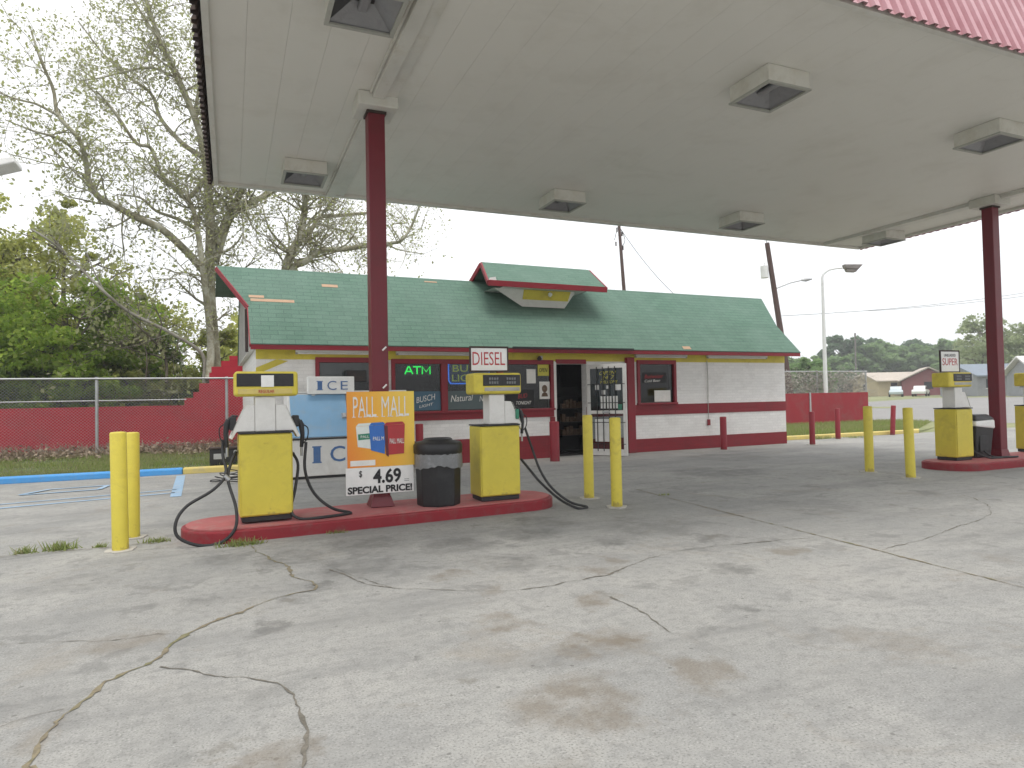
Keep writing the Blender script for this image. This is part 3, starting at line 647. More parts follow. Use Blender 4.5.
g = MB(); g.tube([i1 @ Vector(P(224, 476, 7.6)), i1 @ Vector(P(229, 480, 7.6))], .028, 8); g.build('hose_clamp', M['galv'], p1)
g = MB()
for a in ((292, 453), (235, 452)): g.tube([i1 @ Vector(P(a[0], a[1], 7.83)), i1 @ Vector(P(a[0]-3 if a[0] > 250 else a[0]+4, a[1], 7.87))], .024, 8)
g.build('hose_fitting', M['galv'], p1)
nozzle(p2, (.345, -.10, 1.03), 1)
hose(p2, [P(525, 428, 7.93), P(532, 448, 7.86), P(540, 470, 7.75), P(552, 488, 7.62), P(570, 502, 7.52), P(587, 508, 7.47), P(578, 509, 7.43), P(560, 499.5, 7.62), P(541, 483, 7.75), P(530, 470, 7.85), P(521, 459, 7.95)], inv=i2)
MB().box(.255, .30, -.14, -.06, 1.02, 1.15).build('nozzle_boot', M['pack_green'], p2, bevel=.012)
nozzle(p3, (.37, 0, .98), 1); nozzle(p4, (.37, 0, .98), 1)
hose(p3, [(12.72, 8.1, .85), (13.0, 8.1, .45), (13.15, 7.95, .18), (13.42, 7.82, .16), (13.6, 7.74, .16), (13.3, 7.78, .162), (12.95, 7.84, .16), (12.72, 8.0, .3), (12.62, 8.05, .6)], inv=i3)
hose(p4, [(15.67, 8.3, .85), (15.75, 8.2, .3), (15.9, 8.0, .16), (15.6, 7.9, .16), (15.58, 8.1, .6)], inv=i4)
MB().tube([(.3, .05, 1.47), (.62, .05, 1.47), (.66, .05, 1.50), (.66, .05, 1.60)], .02, 6).build('bracket', M['galv'], p3)

def topper(label, loc, w, h, txts, rz=0):
    t = thing('pump_topper_sign', label, 'sign', loc, rz, 'hand lettered grade signs on the pumps')
    MB().box(-w/2, w/2, -.008, .008, .012, h).build('board', M['white_clean'], t)
    g = MB(); k = .018
    for a in ((-w/2-k, w/2+k, 0, .018), (-w/2-k, w/2+k, h-.006, h+k)): g.box(a[0], a[1], -.016, .016, a[2], a[3])
    for a in ((-w/2-k, -w/2), (w/2, w/2+k)): g.box(a[0], a[1], -.016, .016, .0182, h-.0062)
    g.build('frame', M['dark_metal'], t, bevel=.003)
    for tx, x0, z0, tw, th, mt in txts:
        MB().text(tx, (x0, -.0085, z0), tw, th, ey=(0, 0, 1), depth=.003, bold=-.004).build('lettering', M[mt], t)
topper('white board reading DIESEL in thin red letters on the pump by the bin', (3.07, 7.94, 1.775), .49, .31, [('DIESEL', -.225, .085, .44, .17, 'ink_red')], R(-2))
topper('white board reading SUPER on the right hand pump', (12.24, 8.06, 1.758), .50, .39, [('SUPER', -.21, .13, .42, .13, 'ink_red'), ('UNLEADED', -.16, .29, .32, .05, 'ink_black')])

# ------------------------------------------------------------------ poster on the column
t = thing('tobacco_poster', 'orange cigarette poster priced 4.69 leaning on the left red column', 'poster', (1.665, 7.93, .255), R(1.5))
W_, H_ = .815, 1.285; zb = .385
MB().box(-W_/2, W_/2, 0, .014, zb, H_).build('poster_panel', M['poster'], t)
pp = MB().box(-W_/2-.02, W_/2-.02, -.002, .012, .065, zb-.002).build('price_panel', M['white_clean'], t)
e = -.002
for tx_, x_, w2 in (('PALL', -.335, .275), ('MALL', .005, .335)): MB().text(tx_, (x_, e, .985), w2, .24, bold=-.004).build('lettering', M['ink_white'], t)
g = MB()
# wedge serifs of the tall condensed capitals
for xx in (-.335, -.262, -.20, -.135, -.068, .015, .085, .115, .19, .265): g.box(xx-.012, xx+.03, e-.002, e+.002, .980, .988)
g.build('serifs', M['ink_white'], t)
def pack(x0, x1, z0, z1, mat, side, y, skew):
    q = MB().prism_y([(x0+.02, z0+.03), (x1-.015, z0+skew), (x1, z1-.02), (x0, z1-.03)], y-.002, y).build('cigarette_pack', M[mat], t)
    MB().prism_y([(x0, z1-.028), (x1, z1-.018), (x1-.03, z1+.012), (x0+.03, z1+.006)], y-.002, y).build('pack_top', M[side], q)
    return q
q = pack(-.305, -.10, .60, .90, 'pack_white', 'pack_white', -.001, .0)
MB().prism_y([(-.278, .71), (-.12, .72), (-.115, .79), (-.282, .78)], -.005, -.0035).build('band', M['pack_green'], q)
MB().text('PALL', (-.25, -.006, .735), .10, .03).build('lettering', M['ink_white'], q)
q = pack(-.15, .05, .555, .905, 'pack_blue', 'pack_blue', -.0045, -.02)
MB().text('PALL M', (-.105, -.0075, .70), .13, .045).build('lettering', M['ink_white'], q)
q = pack(.03, .285, .49, .905, 'pack_red', 'pack_red', -.008, .04)
MB().prism_y([(.03, .875), (.05, .52), (.082, .497), (.072, .87)], -.0135, -.0105).build('pack_side', M['pack_shade'], q)
MB().text('PALL MALL', (.095, -.0145, .655), .175, .06).build('lettering', M['ink_white'], q)
MB().box(-.375, -.08, -.003, -.001, .405, .47).build('notice_strip', M['ink_white'], t)
g = MB(); g.text('4.69', (-.11, -.0045, .185), .34, .175, bold=.028); g.text('$', (-.275, -.0045, .265), .035, .085, bold=.01); g.text('SPECIAL PRICE!', (-.41, -.0045, .078), .775, .085, bold=.036)
g.build('lettering', M['ink_black'], pp)
g = MB()
for zz in (.195, .215): g.box(.27, .33, -.0045, -.002, zz, zz+.006)
g.build('fine_print', M['digit'], pp)
g = MB()
for zz, xx in ((1.60, .07), (2.06, .07)): g.tube([(1.66+xx-.02, 8.02, zz-.02), (1.66+xx, 8.015, zz), (1.66+xx+.025, 8.02, zz+.025)], .011, 6)
tag(g.build('poster_clip', M['white_clean']), 'white plastic clips and tie scraps on the left red column', 'clip')

# ------------------------------------------------------------------ bins
t = thing('rubbish_bin', 'black octagonal rubbish bin with clear bag rim on the left island', 'bin', (2.355, 7.90, .14), R(5)); t.scale = (1.07, 1.07, 1.02)
prof = [(.245, .0), (.25, .02), (.262, .50)]
MB().lathe(prof, 8, smooth=False, ph=.5).build('body', M['black'], t, bevel=.01)
rg = random.Random(3); vs = []; n = 48
for j in range(n):
    a = 2*math.pi*j/n; rr = .272+.008*math.sin(j*2.4)+rg.uniform(-.004, .006); vs += [(rr*math.cos(a), rr*math.sin(a), .46+.02*math.sin(3*a+1)+rg.uniform(-.01, .01)), (rr*math.cos(a)*.995, rr*math.sin(a)*.995, .56), (.272*math.cos(a), .272*math.sin(a), .64)]
MB().add(vs, [(3*j+k, 3*((j+1) % n)+k, 3*((j+1) % n)+k+1, 3*j+k+1) for j in range(n) for k in (0, 1)], True).build('bag', M['bag'], t)
MB().lathe([(.25, .56), (.25, .58), (.282, .63), (.284, .72), (.262, .755), (.17, .775), (.165, .79), (.15, .80), (.15, .775)], 24).build('lid', M['black'], t)
t = thing('rubbish_bin', 'black square rubbish bin with white bag by the right column', 'bin', (13.12, 8.28, .14), R(0))
MB().hexa([(-.22, -.22, 0), (.22, -.22, 0), (.22, .22, 0), (-.22, .22, 0)], [(-.27, -.27, .62), (.27, -.27, .62), (.27, .27, .62), (-.27, .27, .62)]).build('body', M['black'], t, bevel=.02)
MB().box(-.15, .15, -.262, -.24, .12, .42).build('panel', M['dark'], t, bevel=.01)
MB().hexa([(-.285, -.285, .60), (.285, -.285, .54), (.285, .285, .58), (-.285, .285, .60)], [(-.28, -.28, .70), (.28, -.28, .72), (.28, .28, .70), (-.28, .28, .70)]).build('bag', M['white_clean'], t, bevel=.03)
MB().hexa([(-.29, -.29, .705), (.29, -.29, .725), (.29, .29, .705), (-.29, .29, .705)], [(-.2, -.2, .82), (.2, -.2, .82), (.2, .2, .82), (-.2, .2, .82)]).build('lid', M['black'], t, bevel=.03)

# ------------------------------------------------------------------ bollards
def bollard(x, y, h, r, mat, label, group, tilt=(0, 0), z=0, collar=True):
    t = thing('bollard', label, 'bollard', (x, y, z), 0, group); t.rotation_euler = (R(tilt[0]), R(tilt[1]), random.uniform(0, 3))
    MB().lathe([(r, -.05), (r, h-.012), (r*.9, h), (r*.5, h+.004)], 20).build('post', M[mat], t)
    if collar:
        g = MB(); n = 14; ring = [(math.cos(6.283*i/n)*r*random.uniform(1.6, 2.3), math.sin(6.283*i/n)*r*random.uniform(1.6, 2.3)) for i in range(n)]
        g.prism(ring, -.02, .012); g.build('footing', M['wall_conc'], t)
    return t
M['wall_conc'] = paint('pale_concrete_footing', (.46, .44, .40), .9, (.25, .24, .22), .5, 5)
yg, rgp = 'yellow steel bollards', 'red steel guard posts'
bollard(-1.01, 7.56, 1.165, .074, 'yellow', 'nearer yellow bollard of the pair left of the long island', yg, (0, -1.2))
bollard(-.985, 8.22, 1.135, .072, 'yellow', 'further yellow bollard of the pair left of the long island, half hidden', yg)
bollard(4.645, 8.2, 1.17, .070, 'yellow', 'further yellow bollard of the pair in front of the shop door', yg)
bollard(4.575, 7.36, 1.15, .072, 'yellow_chipped', 'nearer yellow bollard of the door pair, chipped at its foot', yg)
bollard(10.45, 8.37, 1.17, .075, 'yellow', 'left yellow bollard of the pair before the right island', yg)
bollard(10.25, 7.45, 1.15, .074, 'yellow', 'right yellow bollard of the pair before the right island', yg, (0, 1))
bollard(14.9, 13.7, .92, .075, 'red', 'red post just right of the shop corner, nearest the yellow kerb', rgp)
bollard(17.45, 15.05, .95, .075, 'red', 'red post at the yellow kerb, second right of the shop', rgp, collar=False)
bollard(20.3, 15.35, .98, .075, 'red', 'red post furthest right, leaning near the kerb end', rgp, (0, -3), collar=False)
bollard(11.93, 13.86, .86, .085, 'red', 'red guard post in front of the blank white wall', rgp, collar=False)
bollard(6.78, 13.5, .90, .11, 'red', 'red guard post left of the shop doorway', rgp, collar=False)
bollard(3.76, 13.99, .93, .085, 'red', 'red guard post behind the tobacco poster edge', rgp, collar=False)

# ------------------------------------------------------------------ shop
B = thing('shop_building', 'low white and red brick shop with green shingle mansard roof', 'building', (14.83, 14.56, 0), math.atan(.0238))
UL = -14.36
def wallbox(x0, x1, z0, z1, g): g.box(x0, x1, 0, .2, z0, z1)
g = MB(); TOP = 2.54
ops = [(-13.16, -11.72, 1.20, 2.33), (-11.56, -10.44, 1.20, 2.31), (-10.36, -9.06, 1.20, 2.31), (-8.98, -7.66, 1.20, 2.31), (-7.54, -6.70, .0, 2.27), (-5.13, -3.98, 1.27, 2.33)]
x = UL
for a, b, z0, z1 in ops:
    wallbox(x, a, 0, TOP, g)
    if z0 > 0: wallbox(a, b, 0, z0, g)
    wallbox(a, b, z1, TOP, g); x = b
wallbox(x, 0, 0, TOP, g)
g.box(UL, UL+.2, .2, 6.2, 0, TOP); g.box(-.2, 0, .2, 6.2, 0, TOP); g.box(UL+.2, -.2, 6.0, 6.2, 0, TOP)
wl = g.build('wall', M['white_brick'], B)
# red bands, built proud of the white brick
g = MB(); y0, y1 = -.014, -.001
g.box(-5.30, 0, y0, y1, 0, .34); g.box(-5.30, 0, y0-.004, y1, .95, 1.22)
g.box(-11.6, -7.62, y0, y1, 0, .54); g.box(-13.3, -7.62, y0-.02, y1, .99, 1.17)
g.box(UL, -11.604, y0, y1, 0, .45); g.box(-6.70, -5.55, y0, y1, 0, .40); g.box(-6.70, -5.55, y0-.004, y1, .95, 1.20)
g.box(-7.72, -7.60, y0-.03, y1, .545, .985)
g.build('red_band', M['red_brick'], B)
g = MB(); g.box(-5.54, -5.31, -.12, -.001, 0, 2.44); g.build('door_post', M['red'], B, bevel=.01)
g = MB(); g.box(UL, 0, -.010, -.001, 2.335, 2.538)
g.hexa([(UL, -.010, 2.02), (UL+.62, -.010, 2.30), (UL+.62, -.001, 2.30), (UL, -.001, 2.02)], [(UL, -.010, 2.16), (UL+.40, -.010, 2.334), (UL+.40, -.001, 2.334), (UL, -.001, 2.16)])
g.build('yellow_band', M['yellow'], B)
# eave soffit and ceiling
g = MB(); g.box(UL-.1, .10, -.44, 6.3, 2.545, 2.58); g.build('eave_soffit', M['white'], B)
MB().box(UL-.12, .12, -.475, -.442, 2.495, 2.60).build('fascia', M['red'], B, bevel=.004)
# windows
for k, (a, b, z0, z1) in enumerate(ops):
    if k == 4: continue
    g = MB(); fw = .055
    g.box(a-.045, b+.045, -.05, .06, z1-fw, z1+.05); g.box(a-.045, a+fw-.02, -.05, .06, z0, z1-fw-.001); g.box(b-fw+.02, b+.045, -.05, .06, z0, z1-fw-.001); g.box(a-.06, b+.06, -.075, .06, z0-.05, z0-.001)
    w_ = g.build('window', M['red'], B, bevel=.004)
    MB().box(a+fw-.02, b-fw+.02, .02, .026, z0, z1-fw).build('pane', M['glass'], w_)
    if k == 0:
        MB().box(a+.06, b-.05, .04, .05, 1.86, 2.27).build('board_panel', M['grey_board'], w_)
        g = MB(); g.box(a+.55, a+.98, -.20, .018, 1.86, 2.10); g.build('window_unit', M['black'], w_, bevel=.01)
        g = MB()
        for j in range(7): g.box(a+.58, a+.95, -.206, -.201, 1.88+j*.03, 1.89+j*.03)
        g.build('grille', M['dark_metal'], w_)
        MB().box(a+.78, b-.1, .03, .036, 1.5, 1.64).build('paper_notice', M['white_clean'], w_)
# doorway frame, open leaf
g = MB(); a, b = -7.54, -6.70
g.box(a-.10, a-.002, -.045, .14, 1.18, 2.31); g.box(a-.10, a-.002, -.02, .14, 0.02, 1.178); g.box(b+.002, b+.07, -.04, .14, 0, 2.31); g.build('door_frame', M['white'], B, bevel=.005); MB().box(a, b, -.04, .14, 2.272, 2.38).build('lintel', M['red'], B)
ang = math.radians(-57)
dr = bpy.data.objects.new('door', None)
g = MB(); L = 1.04; Zt = 2.24
g.box(0, .09, 0, .045, .02, Zt); g.box(L-.09, L, 0, .045, .02, Zt); g.box(.091, L-.091, 0, .045, Zt-.10, Zt); g.box(.091, L-.091, 0, .045, .02, .17); g.box(.091, L-.091, 0, .045, 1.03, 1.11)
door = g.build('door', M['white'], B, bevel=.004); door.location = (-6.70, -.05, 0); door.rotation_euler = (0, 0, ang)
bpy.data.objects.remove(dr)
MB().box(.085, L-.085, .018, .026, 1.105, Zt-.095).build('pane', M['glass_dark'], door); MB().box(.085, L-.085, .018, .026, .165, 1.035).build('pane', M['glass'], door)
g = MB()
for xx in (.28, .44, .60, .76): g.box(xx-.009, xx+.009, -.03, -.015, .12, Zt-.06)
for zz in (.30, .82, 1.30, 1.75): g.box(.03, L-.03, -.032, -.0155, zz-.008, zz+.008)
g.build('security_bars', M['black'], door)
g = MB(); g.box(.42, .62, -.055, -.033, 1.05, 1.10); g.build('push_bar', M['galv'], door, bevel=.006)
for xx, zz, ww, hh in ((.22, 1.62, .10, .13), (.40, 1.50, .09, .11), (.52, 1.64, .07, .08), (.74, 1.60, .16, .14), (.36, 1.16, .13, .30), (.53, 1.16, .12, .30), (.69, 1.16, .12, .30), (.2, .35, .5, .55)): MB().box(xx, xx+ww, .012, .0165, zz, zz+hh).build('notice', M['white_clean'], door)
MB().box(.82, .92, .012, .0165, 1.13, 1.26).build('sticker', M['pack_green'], door)
g = MB(); g.text('OPEN', (.34, .016, 1.98), .44, .09, bold=-.01, shear=.3); g.text('24 7', (.38, .016, 1.87), .36, .09, bold=-.01, shear=.3); g.text('WELCOME', (.36, .016, 1.77), .46, .07, bold=-.01, shear=.3)
g.build('handwriting', M['ink_yellow'], door)
# roof: mansard with flared lower slope and prow ends
def slab(q, th):
    """quad given by 4 points, thickened downwards along its normal"""
    q = [Vector(p) for p in q]; n_ = (q[1]-q[0]).cross(q[3]-q[0]).normalized(); return [p-n_*th for p in q], q
E0, K0, R0_ = (-.49, 2.605), (.36, 3.46), (1.42, 4.45)
xl, xr = UL-.12, .12
roof = MB()
roof.hexa(*slab([(xl, E0[0], E0[1]), (xr, E0[0], E0[1]), (xr, K0[0], K0[1]), (xl, K0[0], K0[1])], .05))
roof.hexa(*slab([(xl, K0[0]+.001, K0[1]+.001), (xr, K0[0]+.001, K0[1]+.001), (xr+.5, R0_[0], R0_[1]), (xl-.58, R0_[0], R0_[1])], .05))
roof.hexa(*slab([(xl-.58, R0_[0]+.002, R0_[1]), (xr+.5, R0_[0]+.002, R0_[1]), (xr+.5, 5.2, R0_[1]-.06), (xl-.58, 5.2, R0_[1]-.06)], .05))
roof.hexa(*slab([(xl, 5.2, R0_[1]-.07), (xr, 5.2, R0_[1]-.07), (xr, 6.5, 2.6), (xl, 6.5, 2.6)], .05))
rf = roof.build('roof', M['shingle'], B)
g = MB()
for xx in (xl+.02, xr-.06): g.prism_x([(-.43, 2.565), (6.3, 2.565), (5.2, 4.28), (1.42, 4.36), (.36, 3.37)], xx, xx+.04)
g.build('gable_board', M['grey_board'], B)
g = MB()
for s_, xe, xk in ((0, xl-.585, xl-.005),):
    g.bar((xk, K0[0]-.01, K0[1]-.05), (xe, R0_[0], R0_[1]-.06), .035, .09); g.bar((xk, E0[0]+.02, E0[1]-.04), (xk, K0[0]-.01, K0[1]-.06), .03, .07)
g.build('barge_board', M['red'], B)
g = MB(); g.bar((xl-.03, .32, 2.5), (xl-.03, .36, 3.38), .06, .06); g.build('drainpipe', M['dark_metal'], B)
# places where shingles are gone
def roof_pt(u, z, off=.006):
    (a, za), (b, zb_) = (E0, K0) if z < K0[1] else (K0, R0_)
    k = (z-za)/(zb_-za); sl = Vector((0, b-a, zb_-za)).normalized(); n_ = Vector((0, -sl.z, sl.y)); return Vector((u, a+(b-a)*k, z))+n_*off
g = MB()
for u0, u1, z0, z1 in ((-14.42, -13.55, 3.57, 3.635), (-14.45, -14.15, 3.66, 3.72), (-12.9, -12.55, 4.03, 4.10), (-4.0, -3.75, 2.64, 2.72), (-10.42, -10.1, 4.33, 4.36)):
    g.hexa([roof_pt(u0, z0, .001), roof_pt(u1, z0, .001), roof_pt(u1, z1, .001), roof_pt(u0, z1, .001)], [roof_pt(u0, z0), roof_pt(u1, z0), roof_pt(u1, z1), roof_pt(u0, z1)])
g.build('bare_patch', M['tan_ply'], rf)
g = MB(); g.box(-8.9, -5.6, -.53, -.48, 2.585, 2.63); g.build('drip_edge', M['black'], rf)
# dormer
dz = MB(); dm = dz
dm.hexa([(-8.12, .60, 3.73), (-6.92, .60, 3.73), (-6.92, 1.4, 4.2), (-8.12, 1.4, 4.2)], [(-8.95, .44, 4.135), (-6.68, .44, 4.135), (-6.68, 1.8, 4.135), (-8.95, 1.8, 4.135)])
d_ = dm.build('dormer', M['white'], B)
g = MB(); g.hexa([(-8.14, .508, 3.90), (-6.87, .508, 3.90), (-6.87, .54, 3.90), (-8.14, .54, 3.90)], [(-8.14, .432, 4.13), (-6.82, .432, 4.13), (-6.82, .47, 4.13), (-8.14, .47, 4.13)])
g.build('sign_panel', M['yellow'], d_)
g = MB(); g.lathe([(.02, 0), (.055, .04), (.055, .08), (.02, .11)], 12, (-7.42, .40)); o = g.build('lamp_globe', M['white_clean'], d_, loc=(0, .03, 3.98))
g = MB(); xa, xb = -9.22, -5.98
g.hexa(*slab([(xa, .10, 4.24), (xb, .10, 4.24), (xb+.02, .98, 4.86), (xa+.18, .98, 4.86)], .04)); g.hexa(*slab([(xa+.18, .985, 4.86), (xb+.02, .985, 4.86), (xb, 1.6, 4.44), (xa+.08, 1.6, 4.44)], .04))
dr_ = g.build('dormer_roof', M['shingle'], d_)
g = MB(); g.box(xa-.02, xb+.02, .07, .105, 4.11, 4.245); g.bar((xa-.02, .09, 4.18), (xa+.17, .98, 4.80), .04, .11); g.bar((xb+.02, .10, 4.18), (xb+.04, .98, 4.80), .04, .11); g.bar((xa+.06, 1.58, 4.37), (xa+.17, 1.0, 4.80), .04, .11)
g.build('dormer_fascia', M['red'], dr_)
g = MB(); g.box(xa+.5, xb-.45, .108, 1.55, 4.14, 4.165); g.build('dormer_soffit', M['white'], dr_)
MB().prism_y([(xa, 4.245), (xa+.2, 4.25), (xa+.18, 4.33), (xa+.03, 4.30)], .09, .10).build('peeled_flashing', M['white_clean'], dr_)
# interior: near-black backing and liner added so the windows look dark
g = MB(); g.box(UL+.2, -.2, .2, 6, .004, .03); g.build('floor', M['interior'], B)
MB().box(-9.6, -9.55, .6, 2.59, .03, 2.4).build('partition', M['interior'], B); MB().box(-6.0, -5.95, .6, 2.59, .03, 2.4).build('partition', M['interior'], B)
MB().box(UL+.25, -.25, 2.6, 2.65, .03, 2.48).build('dark_backing', M['interior'], B); MB().box(UL+.201, UL+.22, .21, 2.6, .03, 2.48).build('dark_liner', M['interior'], B)
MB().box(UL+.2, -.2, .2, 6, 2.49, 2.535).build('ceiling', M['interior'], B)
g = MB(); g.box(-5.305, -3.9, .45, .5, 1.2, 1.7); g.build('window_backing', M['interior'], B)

Bm = Matrix.Translation((14.83, 14.56, 0)) @ Matrix.Rotation(math.atan(.0238), 4, 'Z'); rzB = math.atan(.0238)
def BW(u, y, z): return tuple(Bm @ Vector((u, y, z)))
# shelf inside the doorway
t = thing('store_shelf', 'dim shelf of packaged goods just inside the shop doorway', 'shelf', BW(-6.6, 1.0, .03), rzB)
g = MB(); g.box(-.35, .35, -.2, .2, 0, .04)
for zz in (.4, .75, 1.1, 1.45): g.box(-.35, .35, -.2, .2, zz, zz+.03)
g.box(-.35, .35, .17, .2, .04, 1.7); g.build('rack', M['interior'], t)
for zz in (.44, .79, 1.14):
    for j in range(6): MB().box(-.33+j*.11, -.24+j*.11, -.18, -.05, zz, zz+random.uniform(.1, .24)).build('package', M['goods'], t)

# neon and window graphics (each stands in its window)
t = thing('neon_sign', 'green lit ATM sign in the shop window', 'neon sign', BW(-11.0, .10, 2.03), rzB)
MB().box(-.33, .33, .012, .03, -.05, .20).build('backing', M['black'], t)
g = MB()
for pl in ([(-.27, 0), (-.19, .17), (-.17, .17), (-.09, 0)], [(-.235, .06), (-.125, .06)], [(-.08, .165), (.10, .165)], [(.01, .165), (.01, 0)], [(.13, 0), (.13, .17), (.22, .05), (.31, .17), (.31, 0)]):
    g.tube([(a, .0, b) for a, b in pl], .015, 6)
g.build('tubes', M['neon_green'], t)
t = thing('neon_sign', 'blue bordered beer neon sign in the window behind the diesel pump', 'neon sign', BW(-9.75, .10, 1.86), rzB)
g = MB(); o = smooth_pts([(x, 0, z+.2) for x, z in stadium(1.0, .50, .10, 4)]+[(.4, 0, -.05)], 2); g.tube([(x, .0, z) for x, _, z in o], .014, 6); g.build('border_tube', M['neon_blue'], t)
MB().text('BUD', (-.40, .0, .22), .62, .16, depth=.006, bold=.006).build('tubes', M['neon_yellow'], t); MB().text('LIGHT', (-.42, .0, .0), .78, .16, depth=.006, bold=.006).build('tubes', M['neon_yellow'], t)
MB().box(-.48, .48, .015, .03, -.05, .45).build('backing', M['ink_blue'], t)
def decal(label, u, z, w, h, txts, bmat, y=.012):
    t = thing('window_decal', label, 'decal', BW(u, y, z), rzB)
    MB().box(0, w, -.001, .002, 0, h).build('film', M[bmat], t)
    for tx, x0, z0, tw, th, mt, ey in txts: MB().text(tx, (x0, -.0015, z0), tw, th, ex=(math.cos(ey), 0, math.sin(ey)), ey=(-math.sin(ey), 0, math.cos(ey)), shear=.3).build('lettering', M[mt], t)
M['film_blue'] = paint('blue_window_film', (.05, .13, .20), .4, (.1, .15, .2), .4, 3, bmp=0)
M['film_grey'] = paint('grey_green_window_film', (.085, .12, .125), .4, (.1, .12, .12), .4, 3, bmp=0)
decal('blue beer decal at the foot of the ATM window', -11.1, 1.22, .62, .42, [('BUSCH', .06, .16, .46, .13, 'ink_white', .18), ('LIGHT', .12, .05, .34, .06, 'ink_white', .18)], 'film_blue')
decal('grey green beer decal strip in the middle shop window', -10.32, 1.22, 1.2, .42, [('Natural', .08, .17, .55, .15, 'ink_white', .06), ('Natural', .78, .17, .4, .13, 'ink_white', .06)], 'film_grey')
decal('red and black beer poster in the window right of the diesel pump', -8.86, 1.24, .72, .40, [('TONIGHT', .25, .06, .40, .08, 'ink_white', 0), ('BUD', .30, .2, .25, .1, 'ink_red', .1)], 'ink_black')
decal('small red film square beside the diesel pump head', -8.95+.0, 1.66, .30, .14, [], 'pack_red')
decal('white paper notice with pinkish edge in the shop window', -8.32, 1.80, .24, .34, [], 'ink_white')
decal('yellow square poster at the top right of the shop window', -8.02, 1.98, .30, .28, [('OPEN', .04, .09, .22, .1, 'ink_black', 0)], 'ink_yellow')
t = thing('portrait_poster', 'white poster with a brown head and shoulders print by the doorway', 'poster', BW(-7.99, .005, 1.42), rzB)
MB().box(0, .28, -.002, .002, 0, .42).build('paper', M['ink_white'], t)
g = MB(); g.prism_y([(.14+.075*math.cos(a), .25+.09*math.sin(a)) for a in np.linspace(0, 6.1, 16)], -.004, -.0025); g.prism_y([(.05, .06), (.23, .06), (.21, .13), (.17, .16), (.11, .16), (.07, .13)], -.004, -.0025); g.build('portrait_print', M['goods'], t)
decal('pale card propped at the bottom of the small right window', -4.62, 1.29, .52, .30, [], 'ink_white')
decal('red and white handwriting in the small right window', -4.98, 1.78, .75, .28, [('Budweiser', .06, .12, .6, .10, 'ink_red', .03), ('Cold Beer', .06, .02, .5, .07, 'ink_white', .03)], 'ink_black')

# strip lights under the eave
def strip_light(u0, u1, label):
    t = thing('strip_light', label, 'light', BW((u0+u1)/2, -.06, 2.455), rzB, 'strip lights under the shop eave'); L = (u1-u0)/2
    MB().box(-L, L, -.05, .045, .02, .066).build('housing', M['white'], t, bevel=.008)
    MB().tube([(-L+.04, -.01, .002), (L-.04, -.01, .002)], .017, 8).build('tube', M['white_clean'], t)
    g = MB(); g.box(-L, -L+.04, -.03, .02, -.02, .019); g.box(L-.04, L, -.03, .02, -.02, .019); g.build('socket', M['ice_grey'], t)
strip_light(-13.6, -11.85, 'leftmost strip light under the shop eave above the ice chest'); strip_light(-11.5, -9.6, 'strip light under the eave above the ATM window')
strip_light(-5.25, -3.6, 'strip light under the eave above the small right window'); strip_light(-2.9, -.75, 'rightmost strip light above the blank white wall')
t = thing('security_lamp', 'small round security lamp on the eave left of the doorway', 'light', BW(-7.95, -.02, 2.40), rzB)
MB().box(-.04, .04, -.03, .008, -.04, .06).build('bracket', M['galv'], t, bevel=.005); g = MB(); g.tube([(-.06, -.05, .03), (-.10, -.13, -.02)], [.03, .055], 12); g.build('lamp_head', M['dark_metal'], t)
# conduit on the blank wall
t = thing('wall_conduit', 'thin grey conduit running down the blank white wall', 'pipe', BW(-2.88, -.03, .0), rzB)
MB().tube([(0, 0, .75), (.0, 0, 1.2), (.015, 0, 1.9), (.0, 0, 2.38)], .010, 6).build('pipe', M['ice_grey'], t); MB().box(-.04, .05, -.02, .012, .62, .78).build('box', M['red'], t, bevel=.005)

# ------------------------------------------------------------------ ice chest
t = thing('ice_chest', 'white ice merchandiser with slanting blue doors and blue ICE lettering', 'ice chest', (1.0, 12.95, 0), R(1.4))
L = 2.35
g = MB(); g.box(0, L, 0, .95, .05, .74); g.prism_x([(.0, .742), (.95, .742), (.95, 1.62), (.42, 1.62)], 0, L); bd = g.build('body', M['white'], t, bevel=.012)
g = MB(); g.box(.05, L-.05, .04, .9, 0, .05); g.build('plinth', M['dark'], t)
g = MB(); sl = Vector((0, .42, .878)).normalized(); nn = Vector((0, -sl.z, sl.y))
def ip(x, k, o): return Vector((x, 0, .742))+sl*k+nn*o
for i, (x0, x1) in enumerate(((.05, 1.10), (1.22, L-.05))):
    g = MB(); g.hexa([ip(x0, .03, .002), ip(x1, .03, .002), ip(x1, .93, .002), ip(x0, .93, .002)], [ip(x0, .03, .03), ip(x1, .03, .03), ip(x1, .93, .03), ip(x0, .93, .03)])
    d = g.build('door', M['ice_blue'], t, bevel=.006)
    xh = x1-.06 if i == 0 else x0+.06
    g = MB(); g.hexa([ip(xh-.05, .40, .032), ip(xh+.05, .40, .032), ip(xh+.05, .52, .032), ip(xh-.05, .52, .032)], [ip(xh-.03, .42, .07), ip(xh+.03, .42, .07), ip(xh+.03, .5, .07), ip(xh-.03, .5, .07)]); g.build('latch', M['galv'], d)
g = MB(); g.hexa([ip(1.105, .02, .003), ip(1.215, .02, .003), ip(1.215, .95, .003), ip(1.105, .95, .003)], [ip(1.105, .02, .02), ip(1.215, .02, .02), ip(1.215, .95, .02), ip(1.105, .95, .02)]); g.build('centre_post', M['tan_ply'], t)
MB().box(-.01, L+.01, -.02, .0, .735, .765).build('ledge', M['dark'], t)
g = MB(); g.text('I', (.43, -.002, .30), .13, .30, bold=.01)
for zz in (.29, .585): g.box(.41, .58, -.004, -.001, zz, zz+.025)
g.text('C', (.74, -.002, .30), .28, .30, bold=.005); g.text('E', (1.20, -.002, .30), .24, .30, bold=.005)
g.build('lettering', M['ink_blue'], bd)
